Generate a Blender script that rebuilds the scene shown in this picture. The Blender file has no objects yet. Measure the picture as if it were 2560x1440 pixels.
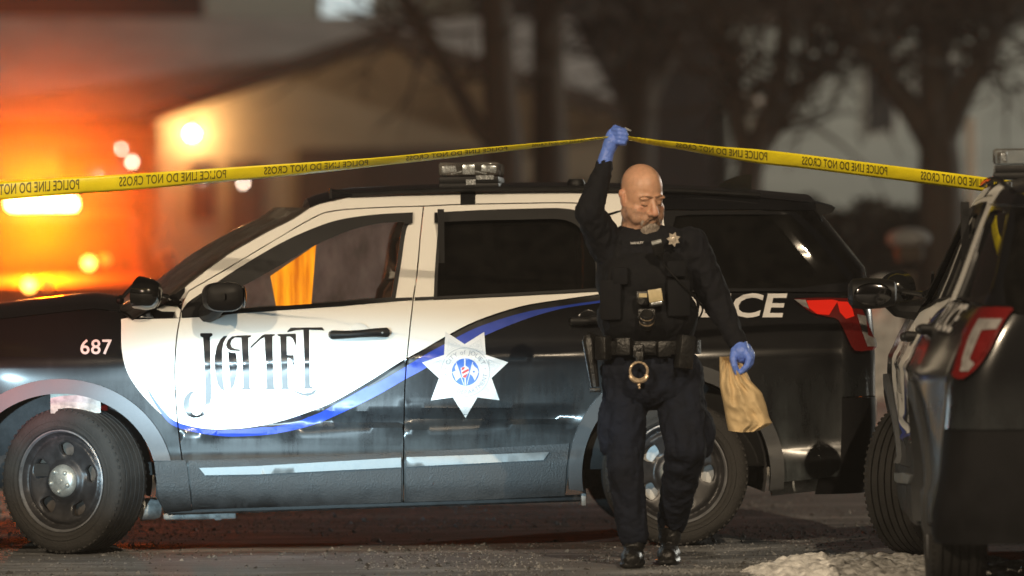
import bpy, bmesh, math, random
import numpy as np
from mathutils import Vector, Matrix, noise, geometry

scene = bpy.context.scene
COL = scene.collection
R = math.radians
random.seed(7)

# ------------------------------------------------------------------ camera
F_PX, CAM_H, CAM_D = 15750.0, 1.55, 30.0
PITCH, ROLL = math.atan(160.0 / F_PX), R(0.60)
_fw = Vector((0, math.cos(PITCH), -math.sin(PITCH)))
_r0 = Vector((1, 0, 0)); _u0 = _r0.cross(_fw)
CR = _r0 * math.cos(ROLL) - _u0 * math.sin(ROLL)
CU = _u0 * math.cos(ROLL) + _r0 * math.sin(ROLL)
CP = Vector((0, -CAM_D, CAM_H))
cam_d = bpy.data.cameras.new('camera')
cam = bpy.data.objects.new('camera', cam_d); COL.objects.link(cam)
m = Matrix((CR, CU, -_fw)).transposed().to_4x4(); m.translation = CP
cam.matrix_world = m
cam_d.sensor_width = 36.0
cam_d.lens = F_PX / 2560.0 * 36.0
cam_d.clip_start, cam_d.clip_end = 0.5, 2000
cam_d.dof.use_dof = True
cam_d.dof.focus_distance = 29.3
cam_d.dof.aperture_fstop = 1.9
cam_d.dof.aperture_blades = 0
scene.camera = cam

# ------------------------------------------------------------------ night sky
world = bpy.data.worlds.new('World'); scene.world = world; world.use_nodes = True
bg = world.node_tree.nodes['Background']
bg.inputs[0].default_value = (0.55, 0.42, 0.33, 1); bg.inputs[1].default_value = 0.022

# ------------------------------------------------------------------ light and exposure
vs = scene.view_settings
vs.view_transform = 'Standard'; vs.look = 'None'; vs.exposure = 0.0; vs.gamma = 1.0
scene.cycles.use_denoising = True
scene.cycles.max_bounces = 6; scene.cycles.volume_bounces = 0
scene.cycles.transparent_max_bounces = 16
scene.cycles.sample_clamp_indirect = 6.0
scene.cycles.volume_step_rate = 1.0
scene.cycles.volume_max_steps = 64

def lamp(name, kind, loc, target, power, color, radius=0.05, angle=None, blend=0.5, scale=None):
    d = bpy.data.lights.new(name, kind); d.energy = power; d.color = color
    d.shadow_soft_size = radius
    o = bpy.data.objects.new(name, d); COL.objects.link(o)
    o.location = loc
    if target is not None:
        o.rotation_euler = (Vector(target) - Vector(loc)).to_track_quat('-Z', 'Y').to_euler()
    if angle: d.spot_size = R(angle); d.spot_blend = blend
    if scale: o.scale = scale
    return o

# sodium-warm street lamp high behind the photographer
lamp('street_lamp', 'POINT', (7.0, -27.0, 17.0), None, 21500, (1.0, 0.79, 0.54), 0.12)
lamp('street_lamp', 'POINT', (-13.0, -24.0, 11.0), None, 15500, (1.0, 0.79, 0.54), 0.12)
# low beam headlights of a car waiting beside the photographer: a tight hot spot and a wide flat spread
lamp('headlight', 'SPOT', (-2.6, -15.0, 0.74), (-1.16, -0.1, 0.75), 36000, (0.66, 0.88, 1.0), 0.05, 5.0, 1.0, (1.5, 0.46, 1))
lamp('headlight', 'SPOT', (-3.6, -15.0, 0.74), (-0.98, 0.0, 0.62), 17500, (0.58, 0.86, 1.0), 0.05, 11.8, 1.0, (1.35, 0.36, 1))
# added unseen red spot on the left, tinting the fender like lens flare
lamp('red_beacon', 'SPOT', (-6.5, -7.0, 1.5), (-2.40, 0.0, 0.99), 4500, (1.0, 0.03, 0.02), 0.05, 7.5, 0.9)
# cool street lamp down the side road on the right
lamp('side_street_lamp', 'POINT', (26.0, 42.0, 8.0), None, 15000, (1.0, 0.98, 0.86), 0.15)

# ------------------------------------------------------------------ helpers
def ray(px, py):
    return _fw + CR * ((px - 1280.0) / F_PX) - CU * ((py - 720.0) / F_PX)
def at(px, py, depth):
    return CP + ray(px, py) * depth

def tag(o, label=None, cat=None, group=None, kind=None):
    if label: o['label'] = label
    if cat: o['category'] = cat
    if group: o['group'] = group
    if kind: o['kind'] = kind
    return o
def empty(name, loc, rotz=0.0):
    o = bpy.data.objects.new(name, None); COL.objects.link(o)
    o.empty_display_size = 0.2
    o.location = loc; o.rotation_euler = (0, 0, rotz)
    return o
def make(name, verts, faces, mats, parent=None, smooth=35, fmat=None):
    me = bpy.data.meshes.new(name)
    me.from_pydata([tuple(v) for v in verts], [], [tuple(f) for f in faces])
    if not isinstance(mats, (list, tuple)): mats = [mats]
    for mt in mats: me.materials.append(mt)
    if fmat is not None:
        me.polygons.foreach_set('material_index', list(fmat))
    if smooth:
        me.polygons.foreach_set('use_smooth', [True] * len(me.polygons))
        me.update()
        if smooth < 180: me.set_sharp_from_angle(angle=R(smooth))
    me.update()
    o = bpy.data.objects.new(name, me); COL.objects.link(o)
    if parent: o.parent = parent
    return o

class MB:
    """collects simple shapes of one mesh"""
    def __init__(s): s.v, s.f, s.m = [], [], []
    def add(s, v, f, mi=0):
        n = len(s.v); s.v += [tuple(p) for p in v]; s.f += [tuple(i + n for i in q) for q in f]; s.m += [mi] * len(f)
        return s
    def box(s, c, d, rot=None, mi=0, bev=0.0):
        bm = bmesh.new(); bmesh.ops.create_cube(bm, size=1)
        for v in bm.verts: v.co = Vector((v.co.x * d[0], v.co.y * d[1], v.co.z * d[2]))
        if bev: bmesh.ops.bevel(bm, geom=bm.edges[:], offset=bev, segments=2, affect='EDGES', profile=0.5)
        return s._bm(bm, c, rot, mi)
    def _bm(s, bm, c, rot, mi):
        M = Matrix.Translation(Vector(c)) @ (rot.to_4x4() if rot is not None else Matrix.Identity(4))
        bm.verts.ensure_lookup_table(); bm.verts.index_update()
        v = [M @ x.co for x in bm.verts]; f = [[x.index for x in q.verts] for q in bm.faces]
        bm.free(); return s.add(v, f, mi)
    def ball(s, c, r, rot=None, seg=20, mi=0):
        bm = bmesh.new(); bmesh.ops.create_uvsphere(bm, u_segments=seg, v_segments=max(8, seg * 2 // 3), radius=1)
        for v in bm.verts: v.co = Vector((v.co.x * r[0], v.co.y * r[1], v.co.z * r[2]))
        return s._bm(bm, c, rot, mi)
    def tube(s, pts, rad, seg=10, mi=0, cap=True):
        pts = [Vector(p) for p in pts]
        if not isinstance(rad, (list, tuple)): rad = [rad] * len(pts)
        vs_, fs_ = [], []
        up = Vector((0.13, 0.31, 0.94))
        for i, p in enumerate(pts):
            t = (pts[min(i + 1, len(pts) - 1)] - pts[max(i - 1, 0)]).normalized()
            a = t.cross(up)
            if a.length < 1e-3: a = t.cross(Vector((1, 0, 0)))
            a.normalize(); b = t.cross(a)
            for k in range(seg):
                q = 2 * math.pi * k / seg
                vs_.append(p + (a * math.cos(q) + b * math.sin(q)) * rad[i])
        for i in range(len(pts) - 1):
            for k in range(seg):
                fs_.append((i * seg + k, i * seg + (k + 1) % seg, (i + 1) * seg + (k + 1) % seg, (i + 1) * seg + k))
        if cap:
            fs_.append(tuple(range(seg))[::-1]); fs_.append(tuple((len(pts) - 1) * seg + k for k in range(seg)))
        return s.add(vs_, fs_, mi)
    def lathe(s, prof, c=(0, 0, 0), seg=48, mi=0, rot=None):
        """prof: (radius, y) turned about the local y axis"""
        vs_, fs_ = [], []
        n = len(prof)
        for k in range(seg):
            q = 2 * math.pi * k / seg
            for r, y in prof: 
                p = Vector((r * math.cos(q), y, r * math.sin(q)))
                if rot is not None: p = rot @ p
                vs_.append(p + Vector(c))
        for k in range(seg):
            for i in range(n - 1):
                a, b = k * n + i, ((k + 1) % seg) * n + i
                fs_.append((a, a + 1, b + 1, b))
        return s.add(vs_, fs_, mi)
    def sheet(s, rows, mi=0, close=False):
        """rows of equally many points"""
        n = len(rows[0]); v = [p for r in rows for p in r]; f = []
        for i in range(len(rows) - 1):
            for k in range(n - 1 + (1 if close else 0)):
                f.append((i * n + k, i * n + (k + 1) % n, (i + 1) * n + (k + 1) % n, (i + 1) * n + k))
        return s.add(v, f, mi)
    def prism(s, poly, nrm, mi=0):
        """planar polygon given in 3D, extruded by the vector nrm"""
        n = len(poly); nrm = Vector(nrm)
        v = [Vector(p) for p in poly]; v += [p + nrm for p in v]
        f = [tuple(range(n))[::-1], tuple(range(n, 2 * n))] + [(i, (i + 1) % n, n + (i + 1) % n, n + i) for i in range(n)]
        return s.add(v, f, mi)
    def build(s, name, mats, parent=None, smooth=35):
        o = make(name, s.v, s.f, mats, parent, smooth, s.m)
        bm = bmesh.new(); bm.from_mesh(o.data); bmesh.ops.recalc_face_normals(bm, faces=bm.faces); bm.to_mesh(o.data); bm.free()
        return o

def evaluated(o, name, mats, parent, smooth=180):
    dg = bpy.context.evaluated_depsgraph_get(); dg.update()
    me = bpy.data.meshes.new_from_object(o.evaluated_get(dg))
    src = o.data; bpy.data.objects.remove(o); 
    if isinstance(src, bpy.types.Mesh): bpy.data.meshes.remove(src)
    me.name = name; me.materials.clear()
    for mt in (mats if isinstance(mats, (list, tuple)) else [mats]): me.materials.append(mt)
    me.polygons.foreach_set('use_smooth', [True] * len(me.polygons)); me.update()
    n = bpy.data.objects.new(name, me); COL.objects.link(n)
    if parent: n.parent = parent
    return n
def fuse(mb, name, mats, parent, voxel=0.008, smooth=4, fac=0.5):
    """one continuous skin over overlapping shapes"""
    o = make('tmp', mb.v, mb.f, [], None, 0)
    a = o.modifiers.new('r', 'REMESH'); a.mode = 'VOXEL'; a.voxel_size = voxel
    if smooth:
        b = o.modifiers.new('s', 'SMOOTH'); b.factor = fac; b.iterations = smooth
    return evaluated(o, name, mats, parent)

# ------------------------------------------------------------------ flat polygons laid on curved surfaces
def in_poly(pts, poly):
    x, y = pts[:, 0], pts[:, 1]; c = np.zeros(len(pts), bool); n = len(poly)
    for i in range(n):
        x1, y1 = poly[i]; x2, y2 = poly[(i + 1) % n]
        if y1 == y2: continue
        h = ((y1 > y) != (y2 > y)) & (x < (x2 - x1) * (y - y1) / (y2 - y1) + x1)
        c ^= h
    return c
def dense(poly, step):
    out = []
    for i in range(len(poly)):
        a, b = poly[i], poly[(i + 1) % len(poly)]
        n = max(1, int(math.hypot(b[0] - a[0], b[1] - a[1]) / step))
        out += [(a[0] + (b[0] - a[0]) * k / n, a[1] + (b[1] - a[1]) * k / n) for k in range(n)]
    return out
def curve(pts, n=6):
    """Catmull-Rom through open points"""
    P = [pts[0]] + list(pts) + [pts[-1]]; out = []
    for i in range(1, len(P) - 2):
        for k in range(n):
            t = k / n
            out.append(tuple(0.5 * (2 * P[i][d] + (P[i + 1][d] - P[i - 1][d]) * t + (2 * P[i - 1][d] - 5 * P[i][d] + 4 * P[i + 1][d] - P[i + 2][d]) * t * t
                       + (3 * P[i][d] - P[i - 1][d] - 3 * P[i + 1][d] + P[i + 2][d]) * t ** 3) for d in range(len(pts[0]))))
    out.append(tuple(pts[-1])); return out
def shrink(poly, d):
    n = len(poly); A = sum(poly[i][0] * poly[(i + 1) % n][1] - poly[(i + 1) % n][0] * poly[i][1] for i in range(n))
    sg = 1 if A > 0 else -1; out = []
    for i in range(n):
        p0, p1, p2 = Vector(poly[i - 1]), Vector(poly[i]), Vector(poly[(i + 1) % n])
        a = (p1 - p0); b = (p2 - p1)
        if a.length < 1e-6 or b.length < 1e-6: out.append(tuple(p1)); continue
        a.normalize(); b.normalize()
        na, nb = Vector((-a.y, a.x)) * sg, Vector((-b.y, b.x)) * sg
        k = na + nb
        if k.length < 1e-3: out.append(tuple(p1)); continue
        k = k / max(0.35, k.length_squared / 2) 
        out.append(tuple(p1 + k * d))
    return out
def tess(outline, holes=(), regions=(), step=20.0):
    """triangulate a flat polygon with inner points; returns 2D points, faces, region number of each face"""
    V, E = [], []
    def loop(poly):
        s = len(V); V.extend(poly); E.extend((s + i, s + (i + 1) % len(poly)) for i in range(len(poly)))
    ol = dense(outline, step); loop(ol)
    hl = [dense(h, step) for h in holes]
    for h in hl: loop(h)
    rl = [dense(r, step) for r in regions]
    for r in rl: loop(r)
    a = np.array(ol); x0, y0 = a.min(0); x1, y1 = a.max(0)
    gx, gy = np.meshgrid(np.arange(x0 + step / 2, x1, step), np.arange(y0 + step / 2, y1, step))
    g = np.stack([gx.ravel() + (np.round(gy.ravel() / step) % 2) * step * .3, gy.ravel()], 1)
    if len(g):
        g = g[in_poly(g, ol)]
        E0 = np.array(V)
        if len(g): g = g[(np.min(np.hypot(g[:, None, 0] - E0[None, :, 0], g[:, None, 1] - E0[None, :, 1]), 1) > step * 0.4)]
        V = V + [tuple(p) for p in g]
    r = geometry.delaunay_2d_cdt([Vector(p) for p in V], E, [], 0, 1e-5)
    v2 = np.array([(p.x, p.y) for p in r[0]]); F = [tuple(f) for f in r[2]]
    cen = np.array([v2[list(f)].mean(0) for f in F])
    keep = in_poly(cen, ol)
    for h in hl: keep &= ~in_poly(cen, h)
    reg = np.zeros(len(F), int)
    for i, q in enumerate(rl): reg[in_poly(cen, q)] = i + 1
    F = [f for f, k in zip(F, keep) if k]; reg = reg[keep]
    used = np.unique(np.array([i for f in F for i in f], int)); ren = np.zeros(len(v2), int); ren[used] = np.arange(len(used))
    return v2[used], [tuple(int(ren[i]) for i in f) for f in F], reg
def skirt(verts, faces, fm, vec):
    """turn the open rim of a sheet inwards by vec, giving it thickness"""
    cnt = {}
    for i, f in enumerate(faces):
        for k in range(len(f)):
            a, b = f[k], f[(k + 1) % len(f)]
            key = (min(a, b), max(a, b)); cnt.setdefault(key, []).append((a, b, fm[i]))
    verts = list(verts); faces = list(faces); fm = list(fm); mp = {}
    for e in [x[0] for x in cnt.values() if len(x) == 1]:
        a, b, mi = e
        for q in (a, b):
            if q not in mp: mp[q] = len(verts); verts.append(tuple(Vector(verts[q]) + Vector(vec)))
        faces.append((b, a, mp[a], mp[b])); fm.append(mi)
    return verts, faces, fm

_glyphs = {}
def glyphs(text, bold=0.0, shear=0.0, space=1.0):
    """letters of the built-in font as flat triangles, height about 0.7"""
    key = (text, bold, shear, space)
    if key not in _glyphs:
        cu = bpy.data.curves.new('t', 'FONT'); cu.body = text; cu.offset = bold; cu.shear = shear; cu.space_character = space
        cu.resolution_u = 3
        o = bpy.data.objects.new('t', cu); COL.objects.link(o)
        dg = bpy.context.evaluated_depsgraph_get(); dg.update()
        me = bpy.data.meshes.new_from_object(o.evaluated_get(dg))
        v = np.array([tuple(p.co)[:2] for p in me.vertices]); f = [tuple(p.vertices) for p in me.polygons]
        bpy.data.objects.remove(o); bpy.data.curves.remove(cu); bpy.data.meshes.remove(me)
        _glyphs[key] = (v, f)
    return _glyphs[key]

# ------------------------------------------------------------------ materials
def nodes(mt): return mt.node_tree.nodes, mt.node_tree.links
def mat(name, color, rough=0.6, metal=0.0, coat=0.0, var=0.0, vscale=6.0, bump=0.0, bscale=40.0, spec=0.5, emit=None, estr=0.0, sss=0.0, stretch=None, sheen=0.0):
    mt = bpy.data.materials.new(name); mt.use_nodes = True
    N, L = nodes(mt); p = N['Principled BSDF']
    p.inputs['Base Color'].default_value = (*color, 1); p.inputs['Roughness'].default_value = rough
    p.inputs['Metallic'].default_value = metal; p.inputs['Coat Weight'].default_value = coat; p.inputs['Coat Roughness'].default_value = 0.12
    p.inputs['Specular IOR Level'].default_value = spec
    if sheen: p.inputs['Sheen Weight'].default_value = sheen
    if sss:
        p.inputs['Subsurface Weight'].default_value = sss; p.inputs['Subsurface Radius'].default_value = (0.012, 0.005, 0.003); p.inputs['Subsurface Scale'].default_value = 0.6
    if emit:
        p.inputs['Emission Color'].default_value = (*emit, 1); p.inputs['Emission Strength'].default_value = estr
    tc = N.new('ShaderNodeTexCoord'); mp = N.new('ShaderNodeMapping'); L.new(tc.outputs['Object'], mp.inputs[0])
    if stretch: mp.inputs['Scale'].default_value = stretch
    if var:
        n = N.new('ShaderNodeTexNoise'); n.inputs['Scale'].default_value = vscale; n.inputs['Detail'].default_value = 6; n.inputs['Roughness'].default_value = 0.65
        L.new(mp.outputs[0], n.inputs[0])
        r = N.new('ShaderNodeMapRange'); r.inputs[1].default_value = 0.3; r.inputs[2].default_value = 0.7
        r.inputs[3].default_value = 1 - var; r.inputs[4].default_value = 1 + var; L.new(n.outputs[0], r.inputs[0])
        mx = N.new('ShaderNodeMix'); mx.data_type = 'RGBA'; mx.blend_type = 'MULTIPLY'; mx.inputs[0].default_value = 1
        mx.inputs[6].default_value = (*color, 1); L.new(r.outputs[0], mx.inputs[7]); L.new(mx.outputs[2], p.inputs['Base Color'])
        r2 = N.new('ShaderNodeMapRange'); r2.inputs[1].default_value = 0.3; r2.inputs[2].default_value = 0.7
        r2.inputs[3].default_value = max(0.03, rough - 0.1); r2.inputs[4].default_value = min(1, rough + 0.1); L.new(n.outputs[0], r2.inputs[0]); L.new(r2.outputs[0], p.inputs['Roughness'])
    if bump:
        n = N.new('ShaderNodeTexNoise'); n.inputs['Scale'].default_value = bscale; n.inputs['Detail'].default_value = 5; L.new(mp.outputs[0], n.inputs[0])
        b = N.new('ShaderNodeBump'); b.inputs['Strength'].default_value = bump; b.inputs['Distance'].default_value = 0.02
        L.new(n.outputs[0], b.inputs['Height']); L.new(b.outputs[0], p.inputs['Normal'])
    return mt
def dirty_paint(name, color, dirt=(0.10, 0.115, 0.12), amount=0.5, rough=0.22, low=0.95):
    """car paint under a film of road salt: streaks run down, thickest low on the body"""
    mt = mat(name, color, rough, coat=0.6)
    N, L = nodes(mt); p = N['Principled BSDF']
    tc = N.new('ShaderNodeTexCoord')
    def nz(scale, st, det=5):
        mp = N.new('ShaderNodeMapping'); mp.inputs['Scale'].default_value = st; L.new(tc.outputs['Object'], mp.inputs[0])
        n = N.new('ShaderNodeTexNoise'); n.inputs['Scale'].default_value = scale; n.inputs['Detail'].default_value = det; n.inputs['Roughness'].default_value = 0.7
        L.new(mp.outputs[0], n.inputs[0]); return n.outputs[0]
    def op(o, a, b):
        q = N.new('ShaderNodeMath'); q.operation = o
        for i, x in enumerate((a, b)):
            if isinstance(x, (int, float)): q.inputs[i].default_value = x
            else: L.new(x, q.inputs[i])
        return q.outputs[0]
    sep = N.new('ShaderNodeSeparateXYZ'); L.new(tc.outputs['Object'], sep.inputs[0])
    hgt = N.new('ShaderNodeMapRange'); hgt.inputs[1].default_value = 0.25; hgt.inputs[2].default_value = low; hgt.inputs[3].default_value = 1.0; hgt.inputs[4].default_value = 0.03
    L.new(sep.outputs[2], hgt.inputs[0])
    st = op('MULTIPLY', nz(9, (1.6, 1, 0.22)), nz(3.0, (1, 1, 0.7)))
    st = op('ADD', op('MULTIPLY', st, 3.4), op('MULTIPLY', nz(160, (1, 1, 1), 2), 0.5))
    st = op('SUBTRACT', st, 0.55)
    a = op('MULTIPLY', op('MULTIPLY', st, hgt.outputs[0]), amount)
    cl = N.new('ShaderNodeClamp'); L.new(a, cl.inputs[0])
    mx = N.new('ShaderNodeMix'); mx.data_type = 'RGBA'; mx.inputs[6].default_value = (*color, 1); mx.inputs[7].default_value = (*dirt, 1)
    L.new(cl.outputs[0], mx.inputs[0]); L.new(mx.outputs[2], p.inputs['Base Color'])
    r = N.new('ShaderNodeMapRange'); r.inputs[3].default_value = rough; r.inputs[4].default_value = 0.75; L.new(cl.outputs[0], r.inputs[0]); L.new(r.outputs[0], p.inputs['Roughness'])
    c = N.new('ShaderNodeMapRange'); c.inputs[3].default_value = 0.6; c.inputs[4].default_value = 0.05; L.new(cl.outputs[0], c.inputs[0]); L.new(c.outputs[0], p.inputs['Coat Weight'])
    return mt
def glass(name, tint, refl=0.9, rough=0.03, film=0.0, glow_through=0.0):
    mt = bpy.data.materials.new(name); mt.use_nodes = True; N, L = nodes(mt)
    N.remove(N['Principled BSDF']); out = N['Material Output']
    t = N.new('ShaderNodeBsdfTransparent'); t.inputs[0].default_value = (*tint, 1)
    g = N.new('ShaderNodeBsdfGlossy'); g.inputs['Color'].default_value = (refl, refl, refl, 1); g.inputs['Roughness'].default_value = rough
    fr = N.new('ShaderNodeFresnel'); fr.inputs[0].default_value = 1.5
    mx = N.new('ShaderNodeMixShader'); L.new(fr.outputs[0], mx.inputs[0]); L.new(t.outputs[0], mx.inputs[1]); L.new(g.outputs[0], mx.inputs[2])
    last = mx.outputs[0]
    if film:
        d = N.new('ShaderNodeBsdfDiffuse'); d.inputs[0].default_value = (0.5, 0.47, 0.42, 1)
        tc = N.new('ShaderNodeTexCoord'); n = N.new('ShaderNodeTexNoise'); n.inputs['Scale'].default_value = 14; n.inputs['Detail'].default_value = 8
        L.new(tc.outputs['Object'], n.inputs[0]); r = N.new('ShaderNodeMapRange'); r.inputs[1].default_value = 0.3; r.inputs[2].default_value = 0.75
        r.inputs[3].default_value = film * 0.4; r.inputs[4].default_value = film * 1.6; L.new(n.outputs[0], r.inputs[0])
        m2 = N.new('ShaderNodeMixShader'); L.new(r.outputs[0], m2.inputs[0]); L.new(last, m2.inputs[1]); L.new(d.outputs[0], m2.inputs[2]); last = m2.outputs[0]
    if glow_through:     # added translucency, so the panes glow with the light behind them
        tr = N.new('ShaderNodeBsdfTranslucent'); tr.inputs[0].default_value = (0.8, 0.8, 0.8, 1)
        tc2 = N.new('ShaderNodeTexCoord'); mp2 = N.new('ShaderNodeMapping'); mp2.inputs['Scale'].default_value = (5, 5, 1.2); L.new(tc2.outputs['Object'], mp2.inputs[0])
        n2 = N.new('ShaderNodeTexNoise'); n2.inputs['Scale'].default_value = 2.0; n2.inputs['Detail'].default_value = 7; L.new(mp2.outputs[0], n2.inputs[0])
        r2 = N.new('ShaderNodeMapRange'); r2.inputs[1].default_value = 0.3; r2.inputs[2].default_value = 0.7; r2.inputs[3].default_value = glow_through * 0.5; r2.inputs[4].default_value = glow_through * 1.4; L.new(n2.outputs[0], r2.inputs[0])
        m3 = N.new('ShaderNodeMixShader'); L.new(r2.outputs[0], m3.inputs[0]); L.new(last, m3.inputs[1]); L.new(tr.outputs[0], m3.inputs[2]); last = m3.outputs[0]
    L.new(last, out.inputs[0]); return mt

M = {}
M['black'] = dirty_paint('black_paint', (0.005, 0.005, 0.006), dirt=(0.070, 0.086, 0.092), amount=0.60)
M['black'].node_tree.nodes['Principled BSDF'].inputs['Specular IOR Level'].default_value = 0.25
M['white'] = dirty_paint('white_paint', (0.78, 0.77, 0.73), dirt=(0.30, 0.28, 0.24), amount=0.22, rough=0.4)
M['white'].node_tree.nodes['Principled BSDF'].inputs['Specular IOR Level'].default_value = 0.03
for _l in list(M['white'].node_tree.links):
    if _l.to_socket.name == 'Coat Weight': M['white'].node_tree.links.remove(_l)
M['white'].node_tree.nodes['Principled BSDF'].inputs['Coat Weight'].default_value = 0.0
M['blue'] = mat('blue_vinyl', (0.018, 0.045, 0.30), 0.35, var=0.15, coat=0.3)
M['clad'] = mat('grey_cladding', (0.022, 0.025, 0.028), 0.55, var=0.45, vscale=9, bump=0.15, bscale=120)
M['flare'] = mat('salted_flare', (0.11, 0.118, 0.13), 0.6, var=0.25, vscale=5)
M['flare2'] = mat('dull_flare', (0.045, 0.048, 0.052), 0.6, var=0.3, vscale=5)  # darker copy of the flare: the rear arch's shade put into the colour
M['plastic'] = mat('black_plastic', (0.007, 0.007, 0.0075), 0.5, spec=0.25, var=0.3, vscale=20)
M['gap'] = mat('dark_gap', (0.004, 0.004, 0.004), 0.8, var=0.2)
M['chrome'] = mat('brushed_trim', (0.24, 0.26, 0.27), 0.48, metal=0.4, var=0.15, vscale=15)
M['rubber'] = mat('dirty_tyre', (0.022, 0.021, 0.020), 0.8, var=0.5, vscale=7, bump=0.25, bscale=90)
M['rim'] = mat('steel_wheel', (0.035, 0.035, 0.038), 0.38, metal=0.3, var=0.5, vscale=9)
M['hub'] = mat('hub_cap', (0.42, 0.44, 0.42), 0.4, metal=0.6, var=0.3, vscale=20)
M['liner'] = mat('arch_liner', (0.06, 0.058, 0.06), 0.85, var=0.6, vscale=8, bump=0.4, bscale=30)
M['rotor'] = mat('brake_rotor', (0.65, 0.67, 0.68), 0.4, metal=0.4, var=0.2)
M['glass'] = glass('side_glass', (0.80, 0.78, 0.74), film=0.018)
M['tint'] = glass('tinted_glass', (0.05, 0.05, 0.05), film=0.010)
M['screen_glass'] = glass('windscreen_glass', (0.6, 0.57, 0.52), film=0.07, glow_through=0.40)
M['fogged'] = glass('fogged_glass', (0.75, 0.73, 0.70), film=0.02, glow_through=0.5)
M['clear'] = glass('clear_lens', (0.93, 0.95, 0.96), refl=0.5, film=0.14)
M['red'] = mat('red_lens', (0.12, 0.006, 0.006), 0.15, coat=0.8, var=0.15, vscale=30)
M['redlit'] = mat('lit_red_lens', (0.12, 0.004, 0.003), 0.2, coat=0.3, emit=(1.0, 0.022, 0.006), estr=0.55)
M['reddim'] = mat('dim_red_lens', (0.055, 0.003, 0.002), 0.25, coat=0.3, emit=(1.0, 0.02, 0.01), estr=0.035)
M['lensw'] = mat('clear_reflector', (0.20, 0.19, 0.185), 0.5, metal=0.1, var=0.3, vscale=40)
M['decal_w'] = mat('white_vinyl', (0.62, 0.61, 0.60), 0.4, var=0.05)
M['decal_k'] = mat('black_vinyl', (0.012, 0.012, 0.013), 0.35, var=0.2, coat=0.4)
M['decal_g'] = mat('grey_print', (0.26, 0.27, 0.31), 0.5, var=0.1)
M['decal_lg'] = mat('pale_grey_print', (0.52, 0.52, 0.53), 0.5, var=0.1)
M['decal_b'] = mat('blue_print', (0.06, 0.16, 0.55), 0.4, var=0.1)
M['decal_r'] = mat('red_print', (0.55, 0.05, 0.05), 0.4, var=0.1)
M['decal_s'] = mat('shadow_blue_print', (0.30, 0.36, 0.46), 0.4, var=0.1)
M['seat'] = mat('seat_cloth', (0.10, 0.055, 0.032), 0.85, var=0.3)
# ================================================================== police car, drawn in its own axes: x to the rear, y to the far side, z up
YAW = R(3.5)
CAR_O = Vector((-0.682 - math.sin(YAW), math.cos(YAW), 0.0))
_ci, _si = math.cos(YAW), math.sin(YAW)
_d = CP - CAR_O
CC = np.array((_d.x * _ci + _d.y * _si, -_d.x * _si + _d.y * _ci, _d.z))
PROF = np.array([(0, .12), (.20, .08), (.225, .035), (.30, .016), (.44, .010), (.455, .022), (.47, .026), (.55, .022), (.72, .010), (.85, .0), (.93, .0),
                 (.95, .016), (1.0, .036), (1.1, .085), (1.15, .115), (1.185, .145), (1.3, .195), (1.5, .272), (1.62, .325), (1.68, .365), (1.72, .42), (1.8, .55)])
RC = 0.21
XR = np.array([(0, 2.36), (.25, 2.40), (.5, 2.455), (.95, 2.46), (1.1, 2.455), (1.17, 2.45), (1.32, 2.43), (1.60, 2.21), (1.66, 2.17), (1.8, 2.05)])
UF, UR = -1.478, 1.478
def xrear(w): return np.interp(w, XR[:, 0], XR[:, 1])
def inset(u, w):
    y = np.interp(w, PROF[:, 0], PROF[:, 1])
    # pressed hollow along the doors
    k = np.clip((u + 0.93) / 0.15, 0, 1) * np.clip((1.02 - u) / 0.16, 0, 1)
    wl = w - 0.012 * (u + 0.3)
    y = y + k * (0.030 * np.exp(-((wl - 0.615) / 0.030) ** 4) - 0.012 * np.exp(-((wl - 0.575) / 0.010) ** 2) - 0.008 * np.exp(-((wl - 0.672) / 0.012) ** 2))
    y = y - 0.010 * np.exp(-((w - 0.905 - 0.006 * u) / 0.012) ** 2) * np.clip((1.0 - u) / .2, 0, 1) * np.clip((u + 0.95) / .2, 0, 1)
    # the haunch over the rear wheel and the fender swell out a little
    y = y - 0.022 * np.exp(-((u - UR) / 0.42) ** 2 - ((w - 0.72) / 0.22) ** 2) - 0.020 * np.exp(-((u - UF) / 0.42) ** 2 - ((w - 0.75) / 0.2) ** 2)
    y = y + 0.16 * np.clip((-1.62 - u) / 0.75, 0, 2) ** 2.2
    y = y + 0.075 * np.clip((u - 1.35) / 0.85, 0, 1.4) ** 2 * np.clip((w - .35) / .5, 0, 1)
    return y
def yside(u, w):
    s0 = xrear(w) - RC
    a = np.clip(u - s0, 0, RC * 0.985)
    return inset(np.minimum(u, s0), w) + RC - np.sqrt(RC * RC - a * a)
def proj(P, off=0.0, plane=None):
    """pixels of the photograph onto the near body side: an array of points in the car's axes"""
    P = np.asarray(P, float)
    rx = (P[:, 0] - 1280) / F_PX; ry = (P[:, 1] - 720) / F_PX
    d = np.array(_fw)[None] + np.array(CR)[None] * rx[:, None] - np.array(CU)[None] * ry[:, None]
    dl = np.stack([d[:, 0] * _ci + d[:, 1] * _si, -d[:, 0] * _si + d[:, 1] * _ci, d[:, 2]], 1)
    y = np.full(len(P), -1.0)
    for _ in range(8 if plane is None else 1):
        if plane is not None: y[:] = plane
        t = (y - CC[1]) / dl[:, 1]
        u = CC[0] + t * dl[:, 0]; w = CC[2] + t * dl[:, 2]
        if plane is None: y = -1.0 + yside(u, w)
    if plane is None:
        s0 = xrear(w) - RC; sa = np.clip((u - s0) / RC, 0, 0.98)
        u = u + off * sa; y = y - off * np.sqrt(1 - sa * sa)
    else: y = y - off
    return np.stack([u, y, w], 1)
def pt(px, py, off=0.0, plane=None): return Vector(proj([(px, py)], off, plane)[0])
def mir(v): v = np.array(v, float); v[:, 1] *= -1; return v

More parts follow.
